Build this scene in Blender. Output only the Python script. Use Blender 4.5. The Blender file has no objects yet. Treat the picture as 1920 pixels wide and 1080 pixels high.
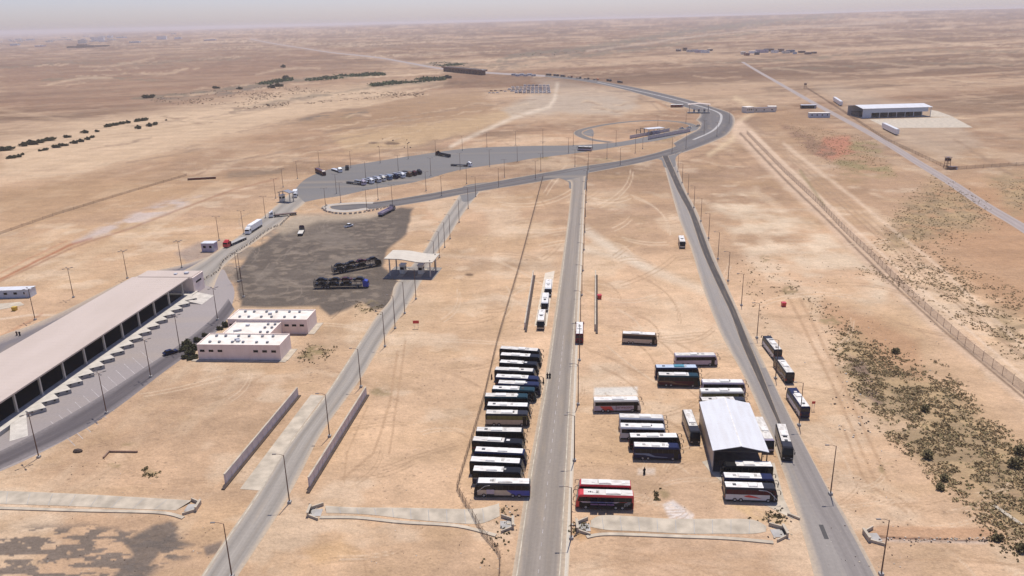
import bpy, math, random
import numpy as np
from mathutils import Vector, Matrix, Euler

random.seed(7)
RNG = np.random.default_rng(11)
SC = bpy.context.scene
COL = SC.collection

# ------------------------------------------------------------------ camera
F, CX, CY, H = 1493.0, 960.0, 540.0, 100.0
_d = np.array([(1060.0 - CX) / F, -(4980.0 - CY) / F, -1.0]); _d /= np.linalg.norm(_d)
_up = -_d
_fw = np.array([0, 0, -1.0]); _fw = _fw - _up * _fw.dot(_up); _fw /= np.linalg.norm(_fw)
ROT = np.array([np.cross(_fw, _up), _fw, _up])
cam_data = bpy.data.cameras.new('camera')
cam_data.sensor_width = 36.0
cam_data.lens = 36.0 * F / 1920.0
cam_data.clip_start = 1.0
cam_data.clip_end = 90000.0
cam = bpy.data.objects.new('camera', cam_data)
COL.objects.link(cam)
M4 = Matrix([list(ROT[0]), list(ROT[1]), list(ROT[2])]).to_4x4()
M4.translation = Vector((0, 0, H))
cam.matrix_world = M4
SC.camera = cam

# ------------------------------------------------------------------ sky, sun, exposure
SUN_EL, SUN_AZ = math.radians(69.0), math.radians(14.0)      # azimuth measured from +Y towards +X
world = bpy.data.worlds.new('World')
SC.world = world
world.use_nodes = True
wn = world.node_tree
bg = wn.nodes['Background']
sky = wn.nodes.new('ShaderNodeTexSky')
sky.sky_type = 'NISHITA'
sky.sun_disc = False
sky.sun_elevation = SUN_EL
sky.sun_rotation = SUN_AZ
sky.air_density = 1.0
sky.dust_density = 1.0
sky.ozone_density = 4.0
sky.altitude = 600
tint = wn.nodes.new('ShaderNodeMix'); tint.data_type = 'RGBA'; tint.blend_type = 'MULTIPLY'
tint.inputs['Factor'].default_value = 1.0
tint.inputs['B'].default_value = (1.10, 1.0, 1.22, 1)          # dusty air: less green than a clear sky
wn.links.new(sky.outputs[0], tint.inputs['A'])
wn.links.new(tint.outputs['Result'], bg.inputs[0])
bg.inputs[1].default_value = 0.09
sun_data = bpy.data.lights.new('sun', 'SUN')
sun_data.energy = 4.2
sun_data.angle = math.radians(0.55)
sun_data.color = (1.0, 0.955, 0.90)
sun = bpy.data.objects.new('sun', sun_data)
COL.objects.link(sun)
_sd = Vector((math.cos(SUN_EL) * math.sin(SUN_AZ), math.cos(SUN_EL) * math.cos(SUN_AZ), math.sin(SUN_EL)))
sun.rotation_euler = _sd.to_track_quat('Z', 'Y').to_euler()
sun.location = (0, 0, 300)
SC.view_settings.view_transform = 'Standard'
SC.view_settings.look = 'None'
SC.view_settings.exposure = 0.23
SC.view_settings.gamma = 1.0
SC.cycles.use_denoising = True
SC.cycles.volume_bounces = 1
SC.cycles.max_bounces = 8


# ------------------------------------------------------------------ photo pixel -> ground
def P(x, y, z=0.0):
    c = np.array([(x - CX) / F, -(y - CY) / F, -1.0])
    w = ROT @ c
    t = (z - H) / w[2]
    return float(w[0] * t), float(w[1] * t)


def px_of(X, Y, Z=0.0):
    w = np.stack([X, Y, np.full_like(X, Z) - H], axis=-1)
    c = w @ ROT
    d = np.maximum(-c[..., 2], 1e-3)
    return CX + F * c[..., 0] / d, CY - F * c[..., 1] / d


def hills(X, Y):
    """gentle relief of the far plain; the near site is level"""
    X = np.asarray(X, float); Y = np.asarray(Y, float)
    t = np.clip((Y - 2600.0) / 9000.0, 0, 1); t = t * t * (3 - 2 * t)
    s = X / np.maximum(Y, 1.0)
    ridge = 52 + 48 * np.clip((s + 0.25) / 0.8, 0, 1)
    ridge = ridge * np.clip((s + 0.62) / 0.35, 0, 1)
    wob = 8 * np.sin(X / 900.0 + 1.3) * np.sin(Y / 1700.0) + 5 * np.sin(X / 410.0 + Y / 780.0)
    n = np.clip((Y - 1900.0) / 1500.0, 0, 1)
    return np.maximum(t * ridge + n * (wob * 0.5 + 6) * np.clip((s + 0.7) / 0.3, 0, 1), 0.0)


def gz(x, y):
    return float(hills(x, y))


# ------------------------------------------------------------------ materials
def newmat(name):
    m = bpy.data.materials.new(name)
    m.use_nodes = True
    return m, m.node_tree, m.node_tree.nodes['Principled BSDF']


def mat(name, col, rough=0.6, var=0.12, scale=1.5, metal=0.0, spec=0.5, coords='Object', stretch=(1, 1, 1), bump=0.0):
    m, nt, b = newmat(name)
    tc = nt.nodes.new('ShaderNodeTexCoord')
    mp = nt.nodes.new('ShaderNodeMapping')
    mp.inputs['Scale'].default_value = stretch
    n = nt.nodes.new('ShaderNodeTexNoise')
    n.inputs['Scale'].default_value = scale
    n.inputs['Detail'].default_value = 5
    r = nt.nodes.new('ShaderNodeValToRGB')
    lo = [max(0, c * (1 - var)) for c in col]; hi = [min(1, c * (1 + var)) for c in col]
    r.color_ramp.elements[0].color = (*lo, 1); r.color_ramp.elements[0].position = 0.3
    r.color_ramp.elements[1].color = (*hi, 1); r.color_ramp.elements[1].position = 0.7
    nt.links.new(tc.outputs[coords], mp.inputs[0])
    nt.links.new(mp.outputs[0], n.inputs['Vector'])
    nt.links.new(n.outputs['Fac'], r.inputs[0])
    nt.links.new(r.outputs[0], b.inputs['Base Color'])
    b.inputs['Roughness'].default_value = rough
    b.inputs['Metallic'].default_value = metal
    b.inputs['Specular IOR Level'].default_value = spec
    if bump:
        bp = nt.nodes.new('ShaderNodeBump')
        bp.inputs['Strength'].default_value = bump
        nt.links.new(n.outputs['Fac'], bp.inputs['Height'])
        nt.links.new(bp.outputs[0], b.inputs['Normal'])
    return m


def mat2(name, ca, cb, rough, scale, stretch=(1, 1, 1), lo=.35, hi=.68):
    m = mat(name, ca, rough, 0.0, scale, stretch=stretch)
    r = [n for n in m.node_tree.nodes if n.type == 'VALTORGB'][0]
    r.color_ramp.elements[0].color = (*ca, 1); r.color_ramp.elements[0].position = lo
    r.color_ramp.elements[1].color = (*cb, 1); r.color_ramp.elements[1].position = hi
    return m


def road_mat(name, col, dust=(0.44, 0.34, 0.23), dark=0.75, edge=0.12, lanes=(0.28, 0.72), amt=0.5, patch=0.25):
    """asphalt on a ribbon: UV.x across 0..1, UV.y along in metres"""
    m, nt, b = newmat(name)
    N, L = nt.nodes, nt.links
    uv = N.new('ShaderNodeUVMap'); uv.uv_map = 'uv'
    sep = N.new('ShaderNodeSeparateXYZ'); L.new(uv.outputs[0], sep.inputs[0])

    def noise(sx, sy, detail=5):
        mp = N.new('ShaderNodeMapping'); mp.inputs['Scale'].default_value = (sx, sy, 1)
        L.new(uv.outputs[0], mp.inputs[0])
        n = N.new('ShaderNodeTexNoise'); n.inputs['Scale'].default_value = 1.0
        n.inputs['Detail'].default_value = detail
        L.new(mp.outputs[0], n.inputs['Vector'])
        return n.outputs['Fac']

    def math_(op, a, c, clamp=False):
        n = N.new('ShaderNodeMath'); n.operation = op; n.use_clamp = clamp
        for i, v in enumerate((a, c)):
            if isinstance(v, (int, float)): n.inputs[i].default_value = v
            else: L.new(v, n.inputs[i])
        return n.outputs[0]

    streak = noise(14, 0.012)
    blot = noise(5, 0.06)
    geo = N.new('ShaderNodeNewGeometry')
    fn = N.new('ShaderNodeTexNoise'); fn.inputs['Scale'].default_value = 1.3; fn.inputs['Detail'].default_value = 6
    L.new(geo.outputs['Position'], fn.inputs['Vector'])
    # wheel tracks
    acc = None
    for c in lanes:
        d = math_('ABSOLUTE', math_('SUBTRACT', sep.outputs[0], c), 0)
        g = math_('SUBTRACT', 1.0, math_('DIVIDE', d, 0.13), True)
        acc = g if acc is None else math_('MAXIMUM', acc, g)
    tone = math_('ADD', math_('MULTIPLY', streak, 0.55), math_('MULTIPLY', blot, 0.45))
    mix1 = N.new('ShaderNodeMix'); mix1.data_type = 'RGBA'
    mix1.inputs['A'].default_value = (*[c * (1 + patch) for c in col], 1)
    mix1.inputs['B'].default_value = (*[c * dark for c in col], 1)
    f1 = math_('ADD', math_('MULTIPLY', acc if acc else 0.0, amt * 0.6), math_('MULTIPLY', math_('SUBTRACT', tone, 0.35), 1.7), True)
    L.new(f1, mix1.inputs['Factor'])
    e = math_('MINIMUM', sep.outputs[0], math_('SUBTRACT', 1.0, sep.outputs[0]))
    e2 = math_('SUBTRACT', 1.0, math_('DIVIDE', math_('ADD', e, math_('MULTIPLY', math_('SUBTRACT', blot, 0.5), edge * 1.2)), edge), True)
    e3 = math_('MULTIPLY', e2, math_('ADD', 0.35, math_('MULTIPLY', fn.outputs['Fac'], 0.9)), True)
    e4 = math_('ADD', e3, math_('MULTIPLY', math_('SUBTRACT', blot, 0.52), 1.1, True), True)
    mix2 = N.new('ShaderNodeMix'); mix2.data_type = 'RGBA'
    L.new(e4, mix2.inputs['Factor'])
    L.new(mix1.outputs['Result'], mix2.inputs['A'])
    mix2.inputs['B'].default_value = (*dust, 1)
    mul = N.new('ShaderNodeMix'); mul.data_type = 'RGBA'; mul.blend_type = 'MULTIPLY'
    mul.inputs['Factor'].default_value = 1.0
    L.new(mix2.outputs['Result'], mul.inputs['A'])
    rr = N.new('ShaderNodeMapRange'); rr.inputs['To Min'].default_value = 0.84; rr.inputs['To Max'].default_value = 1.12
    L.new(fn.outputs['Fac'], rr.inputs['Value'])
    L.new(rr.outputs[0], mul.inputs['B'])
    L.new(mul.outputs['Result'], b.inputs['Base Color'])
    b.inputs['Roughness'].default_value = 0.9
    b.inputs['Specular IOR Level'].default_value = 0.2
    return m


def mesh_fence_mat(name, col, alpha):
    m, nt, b = newmat(name)
    b.inputs['Base Color'].default_value = (*col, 1)
    b.inputs['Roughness'].default_value = 0.7
    tr = nt.nodes.new('ShaderNodeBsdfTransparent')
    mx = nt.nodes.new('ShaderNodeMixShader')
    geo = nt.nodes.new('ShaderNodeNewGeometry')
    n = nt.nodes.new('ShaderNodeTexNoise'); n.inputs['Scale'].default_value = 0.35; n.inputs['Detail'].default_value = 3
    nt.links.new(geo.outputs['Position'], n.inputs['Vector'])
    r = nt.nodes.new('ShaderNodeMapRange'); r.inputs['To Min'].default_value = alpha * 0.6; r.inputs['To Max'].default_value = min(1, alpha * 1.4)
    nt.links.new(n.outputs['Fac'], r.inputs['Value'])
    nt.links.new(r.outputs[0], mx.inputs[0])
    nt.links.new(tr.outputs[0], mx.inputs[1]); nt.links.new(b.outputs[0], mx.inputs[2])
    nt.links.new(mx.outputs[0], nt.nodes['Material Output'].inputs[0])
    return m


def attr_mat(name, rough=0.9, attr='tint', var=0.15, scale=0.8):
    m, nt, b = newmat(name)
    a = nt.nodes.new('ShaderNodeAttribute'); a.attribute_name = attr
    geo = nt.nodes.new('ShaderNodeNewGeometry')
    n = nt.nodes.new('ShaderNodeTexNoise'); n.inputs['Scale'].default_value = scale; n.inputs['Detail'].default_value = 4
    nt.links.new(geo.outputs['Position'], n.inputs['Vector'])
    r = nt.nodes.new('ShaderNodeMapRange'); r.inputs['To Min'].default_value = 1 - var; r.inputs['To Max'].default_value = 1 + var
    nt.links.new(n.outputs['Fac'], r.inputs['Value'])
    mul = nt.nodes.new('ShaderNodeMix'); mul.data_type = 'RGBA'; mul.blend_type = 'MULTIPLY'; mul.inputs['Factor'].default_value = 1
    nt.links.new(a.outputs['Color'], mul.inputs['A']); nt.links.new(r.outputs[0], mul.inputs['B'])
    nt.links.new(mul.outputs['Result'], b.inputs['Base Color'])
    b.inputs['Roughness'].default_value = rough
    b.inputs['Specular IOR Level'].default_value = 0.15
    return m


def paint(name, col, rough=0.32, var=0.10):
    return mat(name, col, rough=rough, var=var, scale=0.9, spec=0.5 if max(col) > .2 else 0.16)


M = {}
for n, c in dict(white=(.72, .72, .70), cream=(.62, .58, .49), silver=(.50, .50, .51), black=(.008, .008, .009), charcoal=(.024, .024, .029),
                 navy=(.012, .016, .05), darkteal=(.010, .035, .045), teal=(.05, .20, .25), maroon=(.06, .012, .018), red=(.50, .035, .035),
                 coral=(.62, .10, .07), lilac=(.42, .36, .42), beige=(.46, .38, .29), brown=(.16, .10, .06), olive=(.16, .15, .05),
                 grey=(.22, .22, .23), blue=(.03, .05, .30), steelblue=(.12, .17, .26), darkgreen=(.02, .06, .04), orange=(.55, .16, .04),
                 yellow=(.55, .36, .03), paleblue=(.42, .48, .55), rust=(.20, .07, .04), purple=(.05, .025, .06), darkred=(.14, .02, .025), bridgered=(.11, .035, .025)).items():
    M[n] = paint('paint_' + n, c)
M['roofwhite'] = mat2('roof_white', (.68, .66, .61), (.47, .41, .34), 0.5, 1.1, (.5, 1.6, 1), .40, .78)
M['roofpale'] = mat2('roof_pale', (.60, .57, .51), (.38, .33, .27), 0.55, 1.1, (.5, 1.6, 1), .38, .75)
M['glass'] = mat('tinted_glass', (.007, .007, .009), 0.10, 0.2, 1.0, spec=0.22)
M['glassgrey'] = mat('grey_glass', (.025, .024, .028), 0.12, 0.2, 1.0, spec=0.3)
M['tyre'] = mat('tyre_rubber', (.018, .017, .016), 0.85, 0.2, 6)
M['rim'] = mat('wheel_rim', (.40, .39, .38), 0.4, 0.2, 6, metal=0.3)
M['trim'] = mat('dark_trim', (.02, .02, .021), 0.6, 0.2, 3)
M['dust'] = mat('dusty_skirt', (.035, .024, .02), 0.8, 0.3, 2)
M['concrete'] = mat('concrete', (.47, .425, .36), 0.85, 0.16, 0.6, coords='Object', bump=0.1)
M['palecrete'] = mat('pale_concrete', (.41, .345, .255), 0.85, 0.24, 0.35, coords='Object', bump=0.1)
M['greycrete'] = mat('grey_concrete', (.33, .31, .28), 0.85, 0.2, 0.5)
M['steel'] = mat('galvanised_steel', (.17, .15, .135), 0.55, 0.2, 2, metal=0.2)
M['darksteel'] = mat('dark_steel', (.045, .042, .04), 0.6, 0.25, 2)
M['rustpost'] = mat('rusty_steel', (.13, .075, .05), 0.75, 0.25, 2)
M['sheetroof'] = mat2('beige_sheet_roof', (.475, .385, .315), (.435, .35, .28), 0.6, .10, (1.5, .35, 1), .35, .7)
M['whiteroof'] = mat2('white_sheet_roof', (.575, .575, .575), (.50, .48, .46), 0.5, .35, (1.8, .25, 1), .4, .75)
M['wall'] = mat2('painted_render', (.80, .66, .57), (.70, .56, .475), 0.85, .5, (1, 1, .5), .4, .75)
M['walllilac'] = mat('pale_wall_render', (.56, .485, .45), 0.8, 0.08, 0.4)
M['darkbrown'] = mat('dark_brown', (.055, .035, .025), 0.9, 0.3, 1.0)
M['whiteroofflat'] = mat2('whitewashed_roof', (.68, .63, .55), (.53, .46, .37), 0.8, .35, (1, 1, 1), .40, .75)
M['void'] = mat('shade_black', (.015, .012, .012), 0.9, 0.3, 1.0)  # near black; the shade of openings and the canopy hall put into colour
M['wood'] = mat('weathered_boards', (.20, .12, .08), 0.8, 0.3, 2)
M['signred'] = mat('red_board', (.52, .035, .035), 0.5, 0.1, 2)
M['leaf'] = attr_mat('dry_leaves')
M['paintline'] = mat('faded_road_paint', (.40, .35, .26), 0.8, 0.3, 0.5, coords='Object')
M['bayline'] = mat('worn_bay_paint', (.36, .325, .30), 0.85, 0.3, 0.5, coords='Object')
M['tarwash'] = mat('old_tar_patch', (.125, .108, .092), 0.9, 0.25, 0.8)
M['roofcream'] = mat2('cream_sheet_roof', (.52, .46, .36), (.44, .385, .30), 0.6, .3)
M['gateslab'] = mat('gate_slab', (.20, .18, .155), 0.9, 0.2, 0.5)
M['skin'] = mat('skin', (.26, .15, .10), 0.6, 0.1, 5)
M['clothdark'] = mat('dark_cloth', (.012, .012, .014), 0.9, 0.2, 8)
M['clothwhite'] = mat('white_cloth', (.68, .67, .64), 0.9, 0.1, 8)
M['clothbrown'] = mat('brown_cloth', (.12, .07, .05), 0.9, 0.2, 8)
M['fence'] = mesh_fence_mat('chain_link', (.20, .15, .11), 0.34)
M['fencepale'] = mesh_fence_mat('chain_link_pale', (.24, .165, .11), 0.36)


# ------------------------------------------------------------------ mesh building
class MB:
    def __init__(s):
        s.v, s.f, s.m = [], [], []

    def add(s, vs, fs, m=0):
        o = len(s.v)
        s.v += [tuple(map(float, p)) for p in vs]
        s.f += [tuple(i + o for i in f) for f in fs]
        s.m += [m] * len(fs)
        return s

    def box(s, c, d, m=0, rz=0.0, rx=0.0, ry=0.0):
        R = Euler((rx, ry, rz)).to_matrix()
        vs = []
        for z in (-1, 1):
            for x, y in ((-1, -1), (1, -1), (1, 1), (-1, 1)):
                q = R @ Vector((x * d[0] / 2, y * d[1] / 2, z * d[2] / 2))
                vs.append((c[0] + q.x, c[1] + q.y, c[2] + q.z))
        return s.add(vs, [(0, 3, 2, 1), (4, 5, 6, 7), (0, 1, 5, 4), (1, 2, 6, 5), (2, 3, 7, 6), (3, 0, 4, 7)], m)

    def prism(s, poly, z0, z1, m=0, mtop=None):
        """poly: world/local xy loop (counter-clockwise), extruded"""
        a = sum(poly[i][0] * poly[(i + 1) % len(poly)][1] - poly[(i + 1) % len(poly)][0] * poly[i][1] for i in range(len(poly)))
        if a < 0: poly = poly[::-1]
        n = len(poly)
        s.add([(p[0], p[1], z0) for p in poly] + [(p[0], p[1], z1) for p in poly],
              [(i, (i + 1) % n, (i + 1) % n + n, i + n) for i in range(n)] + [tuple(range(n - 1, -1, -1))], m)
        o = len(s.v) - n
        s.f.append(tuple(range(o, o + n))); s.m.append(m if mtop is None else mtop)
        return s

    def cyl(s, p0, p1, r0, r1=None, n=8, m=0):
        r1 = r0 if r1 is None else r1
        a, b = Vector(p0), Vector(p1)
        d = (b - a).normalized()
        u = d.orthogonal().normalized(); w = d.cross(u)
        vs = []
        for q, r in ((a, r0), (b, r1)):
            for k in range(n):
                t = 2 * math.pi * k / n
                vs.append(tuple(q + u * (r * math.cos(t)) + w * (r * math.sin(t))))
        return s.add(vs, [(k, (k + 1) % n, (k + 1) % n + n, k + n) for k in range(n)] + [tuple(range(n - 1, -1, -1)), tuple(range(n, 2 * n))], m)

    def tube(s, pts, r, n=6, m=0):
        for a, b in zip(pts[:-1], pts[1:]): s.cyl(a, b, r, r, n, m)
        return s

    def side(s, prof, w, m=0, taper=None):
        """xz profile extruded over +-w in y; taper(x,z)->half width"""
        n = len(prof)
        hw = [taper(x, z) if taper else w for x, z in prof]
        vs = [(x, -h, z) for (x, z), h in zip(prof, hw)] + [(x, h, z) for (x, z), h in zip(prof, hw)]
        fs = [tuple(range(n)), tuple(range(2 * n - 1, n - 1, -1))] + [((i + 1) % n, i, i + n, (i + 1) % n + n) for i in range(n)]
        return s.add(vs, fs, m)

    def mesh(s, name, mats):
        me = bpy.data.meshes.new(name)
        me.from_pydata(s.v, [], s.f)
        for mm in mats: me.materials.append(M[mm] if isinstance(mm, str) else mm)
        if len(mats) > 1: me.polygons.foreach_set('material_index', s.m)
        me.update()
        return me


def link(o, parent=None):
    COL.objects.link(o)
    if parent is not None: o.parent = parent
    return o


def obj(name, me, parent=None, loc=None, rz=0.0):
    o = bpy.data.objects.new(name, me)
    if loc is not None: o.location = loc
    o.rotation_euler = (0, 0, rz)
    return link(o, parent)


def part(name, mb, mats, parent, **k):
    return obj(name, mb.mesh(name, mats), parent, **k)


def thing(name, label, cat, loc=(0, 0, 0), rz=0.0, group=None):
    o = bpy.data.objects.new(name, None)
    o.empty_display_size = 0.5
    o.location = loc; o.rotation_euler = (0, 0, rz)
    o['label'] = label; o['category'] = cat
    if group: o['group'] = group
    return link(o)


def tag(o, label, cat, group=None):
    o['label'] = label; o['category'] = cat
    if group: o['group'] = group
    return o


def struct(o):
    o['kind'] = 'structure'
    return o


def recolor(o, *mats):
    for i, mm in enumerate(mats):
        if mm is None: continue
        o.material_slots[i].link = 'OBJECT'
        o.material_slots[i].material = M[mm] if isinstance(mm, str) else mm
    return o


def dup(root, loc, rz, label=None, group=None, sx=1.0):
    r = root.copy(); COL.objects.link(r)
    r.location = loc; r.rotation_euler = (0, 0, rz); r.scale = (sx, 1, 1)
    if label: r['label'] = label
    if group: r['group'] = group
    for ch in list(root.children):
        c = ch.copy(); COL.objects.link(c); c.parent = r
        for g in list(ch.children):
            q = g.copy(); COL.objects.link(q); q.parent = c
    return r


def kids(root, name):
    return [c for c in root.children if c.name.split('.')[0] == name]


ORD = 'first second third fourth fifth sixth seventh eighth ninth tenth eleventh twelfth thirteenth fourteenth fifteenth sixteenth seventeenth eighteenth nineteenth twentieth'.split()
ORD += ['twenty-' + o for o in ORD[:9]] + ['thirtieth'] + ['thirty-' + o for o in ORD[:9]] + ['fortieth'] + ['forty-' + o for o in ORD[:9]] + ['fiftieth'] + ['fifty-' + o for o in ORD[:9]] + ['sixtieth']


def smooth(pts, n=6, closed=False):
    out = []
    m = len(pts)
    for i in range(m if closed else m - 1):
        g = lambda k: np.array(pts[k % m] if closed else pts[min(max(k, 0), m - 1)], float)
        p0, p1, p2, p3 = g(i - 1), g(i), g(i + 1), g(i + 2)
        for k in range(n):
            t = k / n
            q = 0.5 * ((2 * p1) + (p2 - p0) * t + (2 * p0 - 5 * p1 + 4 * p2 - p3) * t * t + (3 * p1 - p0 - 3 * p2 + p3) * t ** 3)
            out.append(tuple(q))
    if not closed: out.append(tuple(pts[-1]))
    return out


def world_pts(pxs): return [P(*p) for p in pxs]


def resample(pts, n):
    pts = np.array(pts, float)
    d = np.r_[0, np.cumsum(np.linalg.norm(np.diff(pts, axis=0), axis=1))]
    t = np.linspace(0, d[-1], n)
    return np.stack([np.interp(t, d, pts[:, 0]), np.interp(t, d, pts[:, 1])], 1), d[-1]


def ribbon_w(name, A, B, z, material, n=60, across=4, follow=False):
    """sheet between world polylines A (left) and B (right); uv = (across, metres along)"""
    A, la = resample(A, n); B, lb = resample(B, n)
    L = (la + lb) / 2
    vs, uvs = [], []
    for i in range(n):
        for k in range(across + 1):
            u = k / across
            p = A[i] * (1 - u) + B[i] * u
            vs.append((p[0], p[1], z + (gz(p[0], p[1]) if follow else 0)))
            uvs.append((u, L * i / (n - 1)))
    fs = []
    for i in range(n - 1):
        for k in range(across):
            a = i * (across + 1) + k
            fs.append((a, a + 1, a + across + 2, a + across + 1))
    me = bpy.data.meshes.new(name)
    me.from_pydata(vs, [], fs)
    lay = me.uv_layers.new(name='uv')
    idx = np.zeros(len(me.loops), dtype=np.int32); me.loops.foreach_get('vertex_index', idx)
    lay.data.foreach_set('uv', np.array(uvs, dtype=np.float32)[idx].ravel())
    me.materials.append(material)
    if me.polygons[0].normal.z < 0: me.flip_normals()
    me.update()
    return struct(obj(name, me))


def ribbon(name, apx, bpx, z, material, n=60, sm=True, **k):
    a = world_pts(apx); b = world_pts(bpx)
    if sm: a, b = smooth(a), smooth(b)
    return ribbon_w(name, a, b, z, material, n, **k)


def offset(pts, w):
    pts = np.array(pts, float)
    t = np.gradient(pts, axis=0); t /= np.linalg.norm(t, axis=1)[:, None] + 1e-9
    nrm = np.stack([-t[:, 1], t[:, 0]], 1)
    return pts + nrm * w


def strip(name, pxs, width, z, material, n=80, sm=True, **k):
    c = world_pts(pxs)
    if sm: c = smooth(c, 8)
    c, _ = resample(c, n)
    return ribbon_w(name, offset(c, width / 2), offset(c, -width / 2), z, material, n, **k)


def sheet(name, pxs, z, material, sm=False, thick=0.0):
    pts = world_pts(pxs)
    if sm: pts = smooth(pts, 5, True)
    a = sum(pts[i][0] * pts[(i + 1) % len(pts)][1] - pts[(i + 1) % len(pts)][0] * pts[i][1] for i in range(len(pts)))
    if a < 0: pts = pts[::-1]
    if thick:
        me = MB().prism(pts, z - thick, z).mesh(name, [material])
    else:
        me = bpy.data.meshes.new(name)
        me.from_pydata([(p[0], p[1], z) for p in pts], [], [tuple(range(len(pts)))])
        lay = me.uv_layers.new(name='uv')
        for li, lp in enumerate(me.loops):
            p = pts[lp.vertex_index]
            lay.data[li].uv = (0.5 + p[0] * 0.0, p[1])
        me.materials.append(M[material] if isinstance(material, str) else material)
    return struct(obj(name, me))


# ------------------------------------------------------------------ ground
_tab = RNG.random((256, 256))


def vnoise(x, y):
    xi = np.floor(x).astype(int); yi = np.floor(y).astype(int)
    fx = x - xi; fy = y - yi
    fx = fx * fx * (3 - 2 * fx); fy = fy * fy * (3 - 2 * fy)
    g = lambda a, b: _tab[a & 255, b & 255]
    return (g(xi, yi) * (1 - fx) + g(xi + 1, yi) * fx) * (1 - fy) + (g(xi, yi + 1) * (1 - fx) + g(xi + 1, yi + 1) * fx) * fy


def fbm(x, y, s, o=4):
    v = 0; a = 0.5; t = 0
    for k in range(o):
        v = v + a * vnoise(x / s + 17.3 * k, y / s + 9.1 * k); t += a
        a *= 0.5; s *= 0.5
    return v / t


def seg_dist(px, py, pts, closed):
    d = np.full(px.shape, 1e9)
    n = len(pts)
    for i in range(n if closed else n - 1):
        ax, ay = pts[i]; bx, by = pts[(i + 1) % n]
        vx, vy = bx - ax, by - ay
        t = np.clip(((px - ax) * vx + (py - ay) * vy) / (vx * vx + vy * vy + 1e-9), 0, 1)
        d = np.minimum(d, np.hypot(px - ax - t * vx, py - ay - t * vy))
    return d


def inside(px, py, pts):
    c = np.zeros(px.shape, bool)
    n = len(pts)
    for i in range(n):
        ax, ay = pts[i]; bx, by = pts[(i + 1) % n]
        k = ((ay > py) != (by > py))
        xx = (bx - ax) * (py - ay) / (by - ay + 1e-12) + ax
        c ^= k & (px < xx)
    return c


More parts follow.
